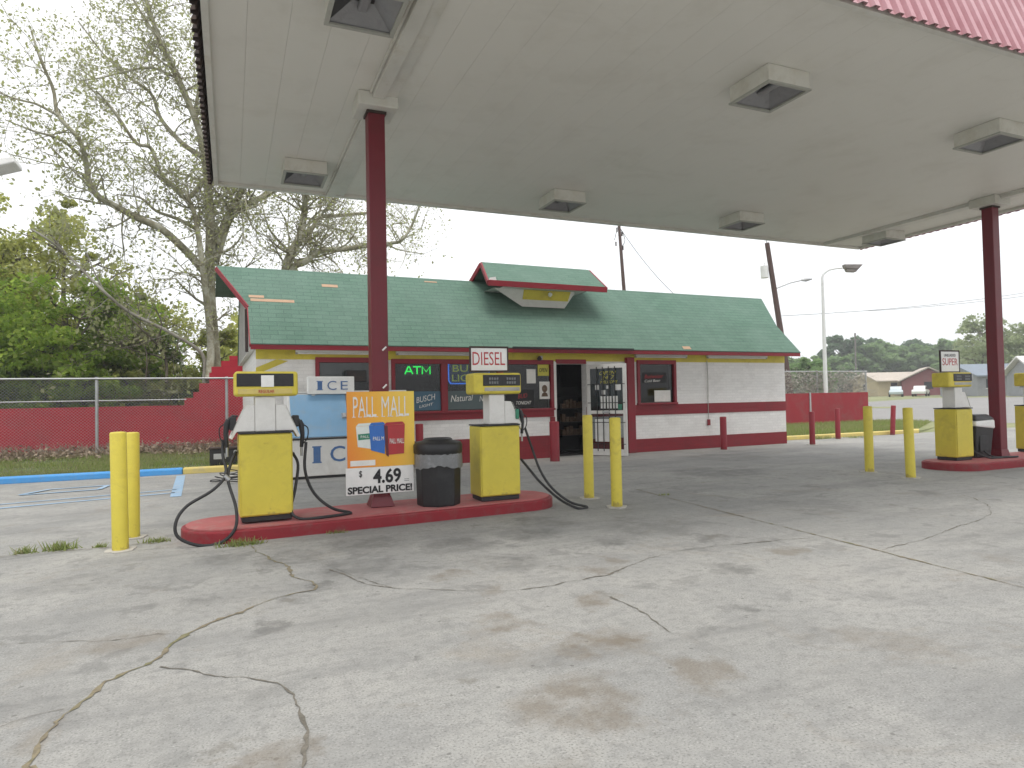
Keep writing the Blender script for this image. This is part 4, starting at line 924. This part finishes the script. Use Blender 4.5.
MB().box(0, L, .40, .96, 1.622, 1.66).build('top', M['white'], t)
t = thing('ice_sign', 'small white sign reading ICE standing on top of the ice chest', 'sign', (1.38, 13.25, 1.40), R(1.4)); t.scale = (1.16, 1, 1.12)
g = MB(); g.box(0, .76, 0, .22, .175, .48); g.box(.06, .12, .06, .16, .15, .174); g.box(.64, .70, .06, .16, .15, .174); bd = g.build('box', M['white_clean'], t, bevel=.01)
g = MB(); g.text('I', (.15, -.002, .25), .075, .15, bold=0)
for zz in (.245, .392): g.box(.135, .24, -.004, -.001, zz, zz+.012)
g.text('C', (.31, -.002, .245), .15, .16, bold=-.005); g.text('E', (.53, -.002, .25), .12, .15, bold=-.005); g.build('lettering', M['ink_blue'], t)

# ------------------------------------------------------------------ walls and fences
g = MB(); y0, y1 = 21.9, 22.1
steps = [(-16, -1.26, 1.45), (-1.26, -1.02, 1.66), (-1.02, -.86, 1.84), (-.86, -.58, 2.10), (-.58, -.52, 2.42), (-.52, -.25, 2.60), (-.25, -.02, 2.78), (-.02, 1.2, 2.93)]
poly = [(-16, 0)]
for a, b, z in steps: poly += [(a, z), (b, z)]
poly += [(1.2, 0)]; poly = [poly[0]]+[poly[-1]]+poly[1:-1][::-1]
g.prism_y(poly, y0, y1)
tag(g.build('boundary_wall', M['red_block']), 'low red block wall that steps up to the shop, behind the left chain link fence', 'wall')
t = thing('boundary_wall', 'red panel wall right of the shop behind the red posts', 'wall', (0, 0, 0))
MB().box(15.0, 27.4, 21.9, 22.05, 0, 1.46).build('panel', M['red_wall'], t)
MB().box(23.7, 23.78, 21.86, 21.899, 0, 1.5).build('post', M['galv'], t)
def chainlink(label, x0, x1, y, H, posts, midrail=None, z0=.08, cell=.085, r=.0026):
    t = thing('chain_link_fence', label, 'fence', (0, 0, 0))
    g = MB(); L = x1-x0; n = int((L+H)/cell); vs = []
    for i in range(n):
        for s_ in (1, -1):
            a = x0-H+i*cell; p, q = [a, z0+.05], [a+H, H]
            if p[0] < x0: p = [x0, p[1]+(x0-p[0])]
            if q[0] > x1: q = [x1, q[1]-(q[0]-x1)]
            if q[1] <= p[1]+.05: continue
            if s_ < 0: p[0], q[0] = x0+x1-p[0], x0+x1-q[0]
            g.tube([(p[0], y+s_*.003, p[1]), (q[0], y+s_*.003, q[1])], r, 3, caps=False)
    g.build('mesh', M['galv'], t)
    g = MB(); g.tube([(x0, y, H), (x1, y, H)], .028, 8); g.build('top_rail', M['galv'], t)
    if midrail: MB().tube([(x0, y+.03, midrail), (x1, y+.03, midrail)], .016, 6).build('mid_rail', M['galv'], t)
    for p in posts: MB().tube([(p, y+.03, 0), (p, y+.03, H+.05)], .042, 10).build('post', M['galv'], t)
    return t
chainlink('galvanised chain link fence in front of the stepped red wall at left', -13, .35, 21.1, 2.22, [-12.9, -9.9, -6.6, -3.37, -.1])
MB_ = MB(); MB_.tube([(-13, 21.75, 1.62), (-1.2, 21.75, 1.62)], .02, 6); tag(MB_.build('wall_pipe', M['galv']), 'thin metal pipe running level just above the left red wall', 'pipe')
chainlink('chain link fence overgrown with dead vines behind the right red wall', 15.2, 28.0, 22.4, 2.45, [15.3, 18.5, 21.6, 24.8, 27.95])
rg = np.random.default_rng(5)
g = MB()
for i in range(420):
    x = rg.uniform(15.3, 27.9); z = rg.uniform(1.3, 2.3); p = [np.array([x, 22.42+rg.normal()*.05, z])]
    for _ in range(4): p.append(p[-1]+np.array([rg.normal()*.22, rg.normal()*.05, rg.normal()*.13-.03]))
    g.tube(p, rg.uniform(.005, .012), 3, caps=False)
n = 3600; pts = np.stack([rg.uniform(15.3, 27.9, n), 22.43+rg.normal(size=n)*.07, rg.uniform(1.2, 2.45, n)], 1)
q = leaf_quads(pts, .045, rg); g.add(q, [(4*i, 4*i+1, 4*i+2, 4*i+3) for i in range(n)])
tag(g.build('dead_vines', M['dead_vine']), 'tangle of dry grey vines on the right chain link fence', 'vines', kind='stuff')

# small black box and coil left of the first pump
t = thing('junction_box', 'low black metal box on the kerb behind the left pump', 'box', (-.05, 16.1, .1), 0)
MB().box(-.38, .42, -.2, .2, 0, .36).build('case', M['black'], t, bevel=.02); MB().box(-.30, -.05, -.212, -.2015, .14, .26).build('dial', M['galv'], t, bevel=.004); MB().box(-.40, .44, -.22, .22, .362, .39).build('lid', M['dark_metal'], t)
t = thing('wire_coil', 'loose coil of dark wire on the concrete behind the left pump', 'wire', (-.02, 13.2, 0), 0)
g = MB()
for k in range(4): g.tube([(.33*math.cos(a)*(1-.12*k)+.04*k, .20*math.sin(a), .05+.05*k+.03*math.sin(2*a+k)) for a in np.linspace(0, 6.283, 22)], .010, 5)
g.build('loops', M['dark'], t)

# ------------------------------------------------------------------ poles, lamps, wires
b = D(826, 400, 30); t = thing('street_lamp', 'white street lamp with large drooping head behind the right red wall', 'street lamp', (b[0], b[1], 0), 0)
top = D(822.5, 283, 30)-np.array([b[0], b[1], 0]); hd = D(852, 267, 30)-np.array([b[0], b[1], 0]); e1 = D(836, 268.5, 30)-np.array([b[0], b[1], 0])
MB().tube([(0, 0, -.1), (top[0]*.5, top[1]*.5, top[2]*.5), tuple(top)], [.11, .085, .06], 10).build('post', M['lamp_white'], t)
MB().tube([tuple(top), tuple(top+np.array([.02, -.01, .35])), tuple(top*.55+e1*.45+np.array([0, 0, .28])), tuple(e1), tuple(e1*.6+hd*.4)], [.055, .05, .045, .04, .04], 8, spline=4).build('arm', M['lamp_white'], t)
dd = (hd-e1); dd[2] = 0; dd /= np.linalg.norm(dd); pp_ = np.array([-dd[1], dd[0], 0])
def hp(a, b_, c): return hd+dd*a+pp_*b_+np.array([0, 0, c])
h_ = MB().hexa([hp(-.35, -.12, -.10), hp(-.35, .12, -.10), hp(.22, .16, -.14), hp(.22, -.16, -.14)][::-1], [hp(-.42, -.15, .12), hp(-.42, .15, .12), hp(.45, .16, .10), hp(.45, -.16, .10)][::-1]).build('lamp_head', M['bronze'], t, bevel=.05)
g = MB().hexa([hp(-.25, -.1, -.22), hp(-.25, .1, -.22), hp(.12, .12, -.24), hp(.12, -.12, -.24)][::-1], [hp(-.3, -.11, -.11), hp(-.3, .11, -.11), hp(.2, .14, -.145), hp(.2, -.14, -.145)][::-1]).build('lens', M['bronze'], h_)

a, b = D(767, 243, 42), D(782, 340, 42); foot = b+(b-a)*(b[2]/(a[2]-b[2]))
t = thing('utility_pole', 'dark leaning wooden utility pole with transformer and lamp arm right of the shop roof', 'utility pole', tuple(foot), 0)
Lp = lambda p: tuple(np.array(p)-foot)
MB().tube([Lp(foot), Lp(b), Lp(a)], [.22, .19, .15], 10).build('pole', M['wood_pole'], t)
c = D(764.5, 272, 42); g = MB(); c0 = np.array(Lp(c)); g.tube([c0+[0, 0, -.38], c0+[0, 0, .38]], [.25, .25], 14); g.tube([c0+[0, 0, .38], c0+[0, 0, .62]], [.05, .04], 6); g.build('transformer', M['lamp_white'], t)
g = MB(); g.tube([Lp(D(775, 289, 42)), Lp(D(790, 283, 42)), Lp(D(803, 280, 42))], .04, 6); g.build('lamp_arm', M['galv'], t)
g = MB(); l0 = np.array(Lp(D(803, 280, 42))); v_ = np.array(Lp(D(812, 279, 42)))-l0; g.tube([l0-v_*.2, l0+v_*.3, l0+v_], [.06, .13, .04], 8); g.build('lamp_head', M['galv'], t)
MB().tube([Lp(a), Lp(D(765.5, 238, 42))], .03, 6).build('pole_cap_pin', M['galv'], t)
a, b = D(619, 225, 46), D(624, 290, 46); foot = np.array([b[0]+.15, b[1], 0.0]); t = thing('utility_pole', 'thin wooden utility pole rising behind the middle of the shop roof', 'utility pole', tuple(foot), 0)
MB().tube([Lp(foot), Lp(b), Lp(a)], [.17, .13, .10], 8).build('pole', M['wood_pole'], t)
g = MB()
for k, (x, y) in enumerate(((617, 232), (622, 236), (616, 246), (623, 250))): c0 = np.array(Lp(D(x, y, 46))); g.tube([c0, c0+[0, 0, .3]], .05, 6)
g.build('insulator', M['dark_metal'], t)
g = MB(); g.tube([Lp(D(614.5, 240, 46)), Lp(D(617.5, 228, 46)), Lp(D(620, 228, 46)), Lp(D(625, 240, 46)), Lp(D(621, 248, 46))], .022, 5, spline=5); g.build('drop_cable', M['wire'], t)
b = D(856, 380, 120); t = thing('utility_pole', 'distant utility pole with crossarm among the trees on the right', 'utility pole', (b[0], b[1], terrain_z(b[0])), 0); foot = np.array([b[0], b[1], terrain_z(b[0])])
MB().tube([(0, 0, 0), Lp(D(855, 333, 120))], .16, 6).build('pole', M['pole_grey'], t)
MB().bar(Lp(D(850.5, 340, 120)), Lp(D(860, 339.5, 120)), .14, .14).build('crossarm', M['pole_grey'], t)
def wire(label, p, q, sag, r=.018):
    p, q = np.array(p), np.array(q); pts = [p+(q-p)*k-np.array([0, 0, sag*4*k*(1-k)]) for k in np.linspace(0, 1, 12)]
    tag(MB().tube(pts, r, 5).build('power_line', M['wire']), label, 'cable', 'overhead power lines')
wire('overhead cable falling from the thin pole behind the shop roof', D(620, 228, 46), D(676, 296, 44), .3)
wire('long overhead cable crossing the sky right of the leaning pole', D(779, 316, 42), D(1100, 279, 60), .5, .014)
wire('second overhead cable, lower in the sky by the right column', D(868, 311, 48), D(1100, 284, 62), .3, .014)
b = (-5.6, 9.2); t = thing('lot_light', 'grey shoebox lot light on a pole cut by the left frame edge', 'light', (-5.4, 14.2, 0), 0)
hd = P(4, 168, 14.2)-np.array([-5.4, 14.2, 0])
MB().tube([(-1.2, 0, 0), (-1.2, 0, hd[2]+.05)], [.09, .06], 8).build('post', M['lamp_white'], t)
MB().bar((-1.2, 0, hd[2]), (hd[0]-.3, hd[1], hd[2]), .05).build('arm', M['lamp_white'], t)
g = MB(); g.hexa([(hd[0]-.42, -.25, hd[2]-.2), (hd[0]+.22, -.25, hd[2]+.05), (hd[0]+.22, .25, hd[2]+.05), (hd[0]-.42, .25, hd[2]-.2)], [(hd[0]-.46, -.25, hd[2]+.0), (hd[0]+.20, -.25, hd[2]+.15), (hd[0]+.20, .25, hd[2]+.15), (hd[0]-.46, .25, hd[2]+.0)]); g.build('lamp_head', M['white_clean'], t, bevel=.02)

# ------------------------------------------------------------------ houses and cars far right
def house(label, px, d, w, dep, hw, hr, wall, roof, rz, gable_front=False, wins=2):
    p = D(px, 395, d); z = terrain_z(p[0])-.05
    t = thing('house', label, 'house', (p[0], p[1], z), rz)
    a, b = w/2, dep/2
    MB().box(-a, a, -b, b, 0, hw).build('wall', M[wall], t)
    o = .5; g = MB()
    g.prism_x([(-b-o, hw-.1), (0, hr), (b+o, hw-.1), (b+o, hw+.06), (0, hr+.18), (-b-o, hw+.06)], -a-o, a+o); g.build('roof', M[roof], t)
    g = MB(); g.prism_x([(-b, hw), (b, hw), (0, hr-.12)], -a+.05, a-.05); g.build('gable', M[wall], t)
    for i in range(wins):
        x = -a+w*(i+.6)/(wins+.4); wn = MB().box(x-.5, x+.5, -b-.04, -b-.001, 1.0, 2.1).build('window', M['window_dark'], t); MB().box(x-.58, x+.58, -b-.03, -b-.0015, .9, .99).build('sill', M['white'], wn)
    MB().box(-.45, .45, -b-.05, -b-.002, .05, 2.05).build('door', M['wall_grey'], t)
    for s_ in (-1, 1): MB().box(s_*(a+.002)-.0 if s_ > 0 else -a-.03, (a+.03) if s_ > 0 else -a-.002, -.6, .6, 1.0, 2.1).build('window', M['window_dark'], t)
    return t
house('tan house with a pale low roof across the road, left of the red gabled one', 896, 108, 10, 8, 2.4, 3.7, 'wall_tan', 'roof_tan', R(-24))
house('small house with red gable beside the tan house across the road', 925, 104, 6.5, 7, 2.3, 4.2, 'roof_red', 'roof_tan', R(44))
house('grey house with blue grey roof seen left of the right column', 983, 84, 6.5, 6.5, 2.5, 3.9, 'wall_grey', 'roof_grey', R(-20))
house('pale house with white metal roof at the right edge', 1066, 72, 8, 8, 2.5, 4.3, 'wall_grey', 'roof_white', R(-40))
def car(label, px, d, rz, mat):
    p = D(px, 398, d); t = thing('parked_car', label, 'car', (p[0], p[1], terrain_z(p[0])), rz, 'cars parked by the far houses')
    g = MB(); g.prism_y([(-2.1, .35), (2.1, .35), (2.15, .75), (1.2, .92), (-1.9, .95), (-2.15, .7)], -.85, .85); g.prism_y([(-1.5, .95), (1.0, .92), (.35, 1.45), (-1.1, 1.48)], -.72, .72); g.build('body', M[mat], t, bevel=.06)
    g = MB(); g.prism_y([(-1.3, .98), (.8, .96), (.3, 1.38), (-1.05, 1.40)], -.73, .73); g.build('window', M['window_dark'], t)
    for x in (-1.3, 1.3):
        for y in (-.8, .8): MB().tube([(x, y-.1, .33), (x, y+.1, .33)], .33, 14).build('wheel', M['dark'], t)
car('pale blue car parked before the tan house', 896, 95, R(38), 'car_paint'); car('white car parked before the red gabled house', 921, 93, R(28), 'car_white')

# ------------------------------------------------------------------ trees
rg = np.random.default_rng(11)
def limb_tree(name, label, Y0, base, limbs, seed, nlf, leafmat='leaf_syc', leaf=.075, bark='bark_syc', twig=1.0):
    """tree whose main limbs are given one by one; twigs and leaves grow from them"""
    rg = np.random.default_rng(seed); t = thing(name, label, 'tree', tuple(base), 0); mb = MB(); tips = []
    for pts, r0, r1, dY in limbs:
        n = len(pts); W3 = []
        for i, (x, y) in enumerate(pts): W3.append(P(x, y, Y0+dY[0]+(dY[1]-dY[0])*i/(n-1)+(rg.normal()*.25 if 0 < i else 0))-np.array(base))
        S = smooth_pts(W3, 5); rr = np.linspace(r0, r1, len(S))
        mb.tube(S, list(rr), 9 if r0 > .1 else 6, caps=False)
        L = sum(np.linalg.norm(S[i+1]-S[i]) for i in range(len(S)-1)); k = max(3, int(L*2.6*twig))
        for _ in range(k):
            i = int(rg.uniform(.22, 1)*(len(S)-2)); d = S[i+1]-S[i]; d /= np.linalg.norm(d)+1e-9
            nd = d*.5+rg.normal(size=3)*.8+np.array([0, 0, .25])
            grow(rg, mb, S[i], nd, rg.uniform(.7, 2.0), max(.010, min(.05, rr[i]*.35)), 2, tips, .01, .7, (2, 4), 5)
        tips.append(S[-1])
    mb.build('trunk', M[bark], t)
    tips = np.array(tips); idx = rg.integers(len(tips), size=nlf); pts = tips[idx]+rg.normal(size=(nlf, 3))*.16
    np_mesh('crown', leaf_quads(pts, leaf, rg), nlf, M[leafmat], t); return t
S = 1.92
def q(*a): return [(x/S, y/S) for x, y in a]
limb_tree('sycamore_tree', 'tall pale sycamore with mottled bark and sparse young leaves beside the shop', 23.5, (-.75, 23.5, 0), [
    (q((405, 735), (412, 690), (403, 560), (404, 440), (400, 370), (392, 290), (375, 230), (340, 150), (300, 60), (270, -40)), .20, .05, (0, .6)),
    (q((402, 730), (404, 650), (391, 530), (377, 430), (366, 390), (352, 362)), .13, .04, (-.6, -.9)),
    (q((412, 500), (440, 420), (470, 395), (520, 370), (580, 330), (640, 260)), .15, .05, (.2, 1.0)),
    (q((414, 470), (445, 400), (462, 370), (470, 330), (480, 250)), .14, .05, (0, -.8)),
    (q((392, 522), (360, 485), (310, 440), (262, 418), (230, 400), (190, 378), (170, 345), (165, 310), (150, 265), (112, 222), (102, 170), (80, 120), (60, 60)), .13, .025, (0, -2.2)),
    (q((112, 222), (70, 200), (30, 190), (-20, 170)), .04, .015, (-2.0, -2.6)),
    (q((378, 440), (340, 420), (300, 405), (270, 380), (232, 375)), .07, .02, (.3, 1.0)),
    (q((392, 345), (360, 380), (330, 355), (310, 335), (290, 285), (262, 275), (230, 230), (200, 190), (185, 175)), .09, .025, (0, -1.4)),
    (q((386, 300), (350, 275), (310, 230), (290, 180), (250, 150), (200, 105), (150, 40)), .09, .02, (.4, 1.6)),
    (q((388, 270), (370, 215), (350, 165), (320, 100), (280, 40), (240, -30)), .10, .03, (.5, -.6)),
    (q((372, 225), (385, 150), (388, 60), (380, -30)), .07, .02, (.6, 1.5)),
    (q((340, 150), (290, 130), (230, 140), (190, 150), (150, 155)), .05, .015, (.6, -.6)),
    (q((165, 310), (120, 270), (60, 250), (10, 230)), .05, .015, (-1.2, -2.0)),
    ], 21, 15000, leaf=.052, twig=1.5)
limb_tree('sycamore_tree', 'bare limbed sycamore rising behind the left half of the shop roof', 25.0, (3.0, 25, 0), [
    ([(284, 420), (285, 320), (286, 272), (292, 252), (300, 236), (304, 215), (306, 196), (314, 170), (318, 140)], .22, .06, (0, .5)),
    ([(300, 238), (312, 228), (321, 217), (335, 216), (352, 214), (370, 212), (392, 200)], .10, .04, (.1, .8)),
    ([(320, 218), (326, 209), (336, 210), (345, 200)], .05, .02, (.2, -.4)),
    ([(285, 330), (292, 272), (305, 262), (320, 251), (345, 249), (365, 246), (392, 243), (402, 240), (412, 225), (420, 204)], .14, .035, (-.3, -1.0)),
    ([(318, 224), (336, 229), (350, 233), (362, 246)], .04, .025, (.2, -.7)),
    ([(388, 245), (400, 250), (424, 254)], .035, .012, (-.8, -1.2)), ([(320, 252), (334, 262), (343, 273)], .035, .012, (-.5, -.9)),
    ([(400, 240), (392, 225), (408, 222), (395, 208)], .03, .012, (-1, -.5)), ([(288, 250), (276, 238), (268, 226), (262, 205)], .05, .02, (0, -.6))], 22, 4200, leaf=.05, twig=1.1)
limb_tree('bare_tree', 'leaning pale bare branch reaching left over the green thicket', 23.2, (-.95, 23.2, 0), [
    (q((392, 735), (388, 680), (330, 640), (250, 600), (200, 560), (130, 490), (85, 455), (60, 440)), .065, .022, (0, -1.0)),
    (q((200, 560), (180, 520), (165, 480)), .03, .012, (-.5, -.8))], 23, 700, bark='bark_pale', twig=.5)
grp = 'green trees of the thicket behind the left fence'
specs = [(-10.8, 27.5, 8.6, 2.6, 'leaf_olive', 'olive green thicket tree furthest left at the frame edge'), (-7.9, 25.2, 6.6, 2.3, 'leaf_spring', 'bright green thicket tree nearest the left frame edge'), (-8.0, 29.5, 9.2, 2.7, 'leaf_olive', 'tallest olive green thicket tree at left'),
         (-5.4, 28.0, 8.3, 2.4, 'leaf_olive', 'yellowish green thicket tree left of the bare leaning branch'), (-5.2, 24.6, 5.2, 2.0, 'leaf_spring', 'low fresh green thicket tree behind the chain link fence post'),
         (-3.3, 26.8, 5.6, 1.8, 'leaf_spring', 'mid height bright green thicket tree under the pale branch'), (-12.5, 31, 9.6, 3, 'leaf_dark', 'dark thicket tree at the back left'), (-2.6, 31, 6.0, 2.0, 'leaf_olive', 'thin olive tree behind the sycamore trunk')]
for k, (x, y, H, rc, lm, lb) in enumerate(specs):
    make_tree('thicket_tree', lb, 'tree', (x, y, .05), H*1.07, rc, lm, 40+k, nleaf=12500 if k not in (7,) else 4500, leaf=.076, clumps=85, base=.12, group=grp)
grp = 'shrubs along the left red wall'
for k, (x, y, H, rc, lm, lb) in enumerate([(-9.3, 23.6, 3.4, 1.7, 'leaf_dark', 'dark shrub behind the fence at the left frame edge'), (-6.5, 23.2, 2.9, 1.5, 'leaf_dark', 'dark green shrub behind the fence left of the bare twigs'), (-4.0, 23.4, 2.7, 1.4, 'leaf_spring', 'bright low shrub behind the fence post'),
        (-2.2, 23.8, 3.0, 1.2, 'leaf_olive', 'olive shrub left of the sycamore trunk'), (-.1, 24.6, 4.3, 1.1, 'leaf_olive', 'leafy shrub between sycamore and shop roof end'), (-1.9, 26.0, 4.0, 1.4, 'leaf_dark', 'twiggy dark shrub in the gap right of the thicket')]):
    make_tree('shrub', lb, 'shrub', (x, y+1.1, .05), H*1.05, rc, lm, 60+k, nleaf=6500, leaf=.075, clumps=50, base=.02, group=grp)
limb_tree('bare_shrub', 'bare dark twigs arching over the low shrubs by the fence', 23.0, (-2.2, 23, 0), [
    (q((320, 735), (318, 690), (300, 660), (270, 630), (240, 600)), .05, .02, (0, -.3)), (q((318, 690), (290, 680), (255, 672), (230, 655)), .03, .012, (0, .4)), (q((300, 660), (310, 620), (290, 580)), .03, .012, (0, .4)),
    (q((280, 735), (282, 690), (278, 660)), .03, .012, (0, .4))], 24, 500, bark='bark', twig=1.6)
# the wood continues behind as one mass
n = 26000; pts = np.stack([rg.uniform(-34, 1.0, n), rg.uniform(34, 42, n), np.zeros(n)], 1)
top = 4.6+1.6*np.sin(pts[:, 0]*.55)+1.1*np.sin(pts[:, 0]*1.35+1)+np.clip((-6-pts[:, 0])*.35, 0, 4.5); pts[:, 2] = rg.uniform(0, 1, n)**.8*top
tag(np_mesh('far_woods', leaf_quads(pts, .20, rg), n, M['leaf_olive']), 'dense wood closing the view behind the thicket', 'woods', kind='stuff')

# background trees to the right, three kinds copied along the horizon
def far_tree(kind, px, d, H, sc, label, seed):
    p = D(px, 395, d); loc = (p[0], p[1], terrain_z(p[0])-.1)
    o = copy_tree(protos[kind], label, loc, seed*1.3, (sc*H/8, sc*H/8, H/8)); return o
protos = {}
rows = [('round', 806, 62, 4.6, 1.1, 'pale bushy tree over the right chain link fence beside the shop'), ('dark', 848, 150, 13.5, 1.0, 'dark rounded tree behind the distant crossarm pole'), ('round', 870, 150, 12.5, 1.2, 'wide fresh green tree left of the tan house roof'),
        ('round', 893, 155, 12.5, 1.2, 'broad green tree above the tan house roof'), ('dark', 915, 160, 13, 1.2, 'deep green tree above the red gabled house'), ('round', 938, 150, 12, 1.2, 'green tree left of the super sign'),
        ('dark', 955, 160, 12, 1.2, 'dark tree hidden partly by the super sign'), ('airy', 985, 92, 11.0, 1.0, 'tall airy pale tree left of the right column'), ('airy', 1022, 88, 9.6, 1.15, 'airy pale tree right of the right column at the frame edge'),
        ('round', 830, 140, 8.5, 1.3, 'low green tree behind the white street lamp'), ('round', 970, 130, 8.5, 1.4, 'low green tree below the airy tree, left of the column'), ('dark', 880, 165, 13.5, 1.1, 'dark tree crown rising between two green trees above the tan house'), ('round', 1050, 110, 9, 1.3, 'green tree just outside the right frame edge'), ('round', 785, 120, 8, 1.3, 'green tree seen past the right end of the shop roof')]
for k, (kind, px, d, H, sc, lb) in enumerate(rows):
    if kind not in protos:
        cfg = {'round': ('leaf_far', 8, 3.6, 6000, .30, 55), 'dark': ('leaf_far_dark', 8, 3.3, 6000, .30, 50), 'airy': ('leaf_far_pale', 8, 3.4, 5200, .16, 90)}[kind]
        p = D(px, 395, d); o = make_tree('background_tree', lb, 'tree', (p[0], p[1], terrain_z(p[0])-.1), cfg[1], cfg[2], cfg[0], 80+k, nleaf=cfg[3], leaf=cfg[4], clumps=cfg[5], base=.08, group='trees along the horizon at right')
        o.scale = (sc*H/8, sc*H/8, H/8); protos[kind] = o
    else: far_tree(kind, px, d, H, sc, lb, k)
n = 16000; a = rg.uniform(0, 1, n); pa, pb = D(770, 395, 190), D(1130, 395, 190); pts = pa[None]+(pb-pa)[None]*a[:, None]+rg.normal(size=(n, 3))*np.array([4, 4, 0])
top = 6+2*np.sin(a*31)+1.5*np.sin(a*77+1); pts[:, 2] = 1.2+rg.uniform(0, 1, n)*top
tag(np_mesh('far_treeline', leaf_quads(pts, .7, rg), n, M['leaf_far']), 'low hazy green tree line along the right horizon', 'woods', kind='stuff')

# ------------------------------------------------------------------ grass and weeds
def blades(name, xy, z, hgt, mat, label=None, kind='stuff', lean=.4):
    n = len(xy); rg = np.random.default_rng(len(xy)); h = hgt*rg.uniform(.5, 1.3, n); a = rg.uniform(0, 6.283, n); w = .006+h*.035
    b = np.column_stack([xy, np.full(n, z) if np.isscalar(z) else z]); s = np.column_stack([np.cos(a), np.sin(a), np.zeros(n)])*w[:, None]
    l = rg.normal(size=(n, 3))*lean*h[:, None]; l[:, 2] = h
    return np.stack([b-s, b+s, b+l+s*.15, b+l-s*.15], 1).reshape(-1, 3), n
n = 42000; xy = np.column_stack([rg.uniform(-12, .45, n), 15.7+rg.uniform(0, 1, n)**1.3*6.1]); keep = (np.sin(xy[:, 0]*1.9)+np.sin(xy[:, 1]*2.7+xy[:, 0])+rg.normal(size=n)*.9) > -.4; xy = xy[keep]
v, k = blades('g', xy, .09, .09, None); tag(np_mesh('grass', v, k, M['grass_blade']), 'short patchy grass between the blue kerb and the red wall', 'grass', kind='stuff')
n = 32000; xy = np.column_stack([rg.uniform(15.2, 28.5, n), 15.8+rg.uniform(0, 1, n)**1.2*6.0]); keep = xy[:, 1] > 15.9+np.clip((xy[:, 0]-22.2)*.6, 0, 9); xy = xy[keep]
v, k = blades('g', xy, .07, .13, None); tag(np_mesh('grass', v, k, M['grass_blade']), 'green grass behind the yellow kerb right of the shop', 'grass', kind='stuff')
n = 7000; xy = np.column_stack([rg.uniform(-12, .3, n), 21.8-np.abs(rg.normal(size=n))*.7]); pts = np.column_stack([xy, .1+np.abs(rg.normal(size=n))*.12])
tag(np_mesh('leaf_litter', leaf_quads(pts, .05, rg, .6), n, M['litter']), 'dry brown leaves gathered along the foot of the left red wall', 'leaves', kind='stuff')
n = 1500; xy = np.column_stack([rg.uniform(-12, .3, n), 21.2+rg.normal(size=n)*.35]); v, k = blades('g', xy, .09, .32, None, lean=.6)
tag(np_mesh('dry_weeds', v, k, M['litter']), 'tall dry weed stalks along the left chain link fence', 'weeds', kind='stuff')
def tuft(x, y, s, n, hgt, label, mat='grass_blade'):
    hgt *= .6; s *= .62; n = int(n*.5)
    rg = np.random.default_rng(int(abs(x*100+y*10))); xy = np.column_stack([rg.normal(size=n)*s*1.5, rg.normal(size=n)*s*.6]); v, k = blades('g', xy, .0, hgt, None, lean=.55)
    o = np_mesh('weed_tuft', v, k, M[mat]); o.location = (x, y, .0); tag(o, label, 'weed', 'weed tufts growing from the concrete joints')
tuft(-1.86, 7.86, .05, 130, .11, 'small weed tuft furthest left on the concrete joint'); tuft(-1.58, 7.88, .08, 260, .13, 'larger weed tuft left of the yellow bollard pair'); tuft(-1.22, 7.82, .035, 70, .07, 'tiny weed sprig beside the yellow bollard pair')
tuft(-.72, 7.84, .07, 170, .07, 'flat weed patch between bollards and island'); tuft(.1, 7.22, .11, 300, .10, 'weed tuft at the island edge below the left pump'); tuft(1.05, 7.38, .05, 80, .06, 'small weed at the island edge left of the poster')
tuft(17.0, 15.3, .22, 260, .16, 'grass clump spilling over the yellow kerb'); tuft(18.2, 15.1, .35, 260, .10, 'flat grass patch on the concrete by the middle red post'); tuft(5.72, 7.9, .05, 60, .04, 'low moss like weed at the joint near the door bollards')
tuft(.55, 13.0, .12, 160, .14, 'weed beside the ice chest foot')

# ------------------------------------------------------------------ air
hz, hnt, hb = nodes('pale_air')
hnt.nodes.remove(hb); pv = hnt.nodes.new('ShaderNodeVolumePrincipled'); pv.inputs['Color'].default_value = (.95, .97, 1, 1); pv.inputs['Density'].default_value = .0013
hnt.links.new(pv.outputs[0], hnt.nodes['Material Output'].inputs['Volume'])
hzo = MB().box(-890, 890, -880, 1190, -1.2, 24).build('haze', hz); tag(hzo, 'thin pale spring haze over the whole place', 'haze', kind='stuff')

# ------------------------------------------------------------------ light
w = bpy.data.worlds.new('World'); scene.world = w; w.use_nodes = True; nt = w.node_tree
bg = nt.nodes['Background']; sky = nt.nodes.new('ShaderNodeTexSky'); sky.sky_type = 'NISHITA'; sky.sun_disc = False
SE, SA = R(74), R(190)
sky.sun_elevation = SE; sky.sun_rotation = SA; sky.air_density = 1.2; sky.dust_density = 3
tc = nt.nodes.new('ShaderNodeTexCoord')
cn = noise(nt, 1.6, 6, .6, tc.outputs['Generated'])
cloud = ramp(nt, cn, [(.35, (11.2, 11.4, 11.6)), (.65, (13.4, 13.4, 13.4))])
nt.links.new(mixc(nt, .86, sky.outputs[0], cloud), bg.inputs[0]); bg.inputs[1].default_value = .10
sd = bpy.data.lights.new('sun', 'SUN'); sd.energy = 1.8; sd.angle = R(28); sd.color = (1, .96, .9)
so = bpy.data.objects.new('sun', sd); col.objects.link(so)
# Nishita: rotation 0 puts the sun towards +Y, turning clockwise seen from above
dirv = Vector((math.sin(SA)*math.cos(SE), math.cos(SA)*math.cos(SE), math.sin(SE)))
so.rotation_euler = dirv.to_track_quat('Z', 'Y').to_euler()
scene.view_settings.view_transform = 'Standard'; scene.view_settings.look = 'None'; scene.view_settings.gamma = 1
scene.view_settings.exposure = 0.2
scene.render.engine = 'CYCLES'
scene.cycles.max_bounces = 8; scene.cycles.transparent_max_bounces = 16
scene.render.resolution_x = 1024; scene.render.resolution_y = 768
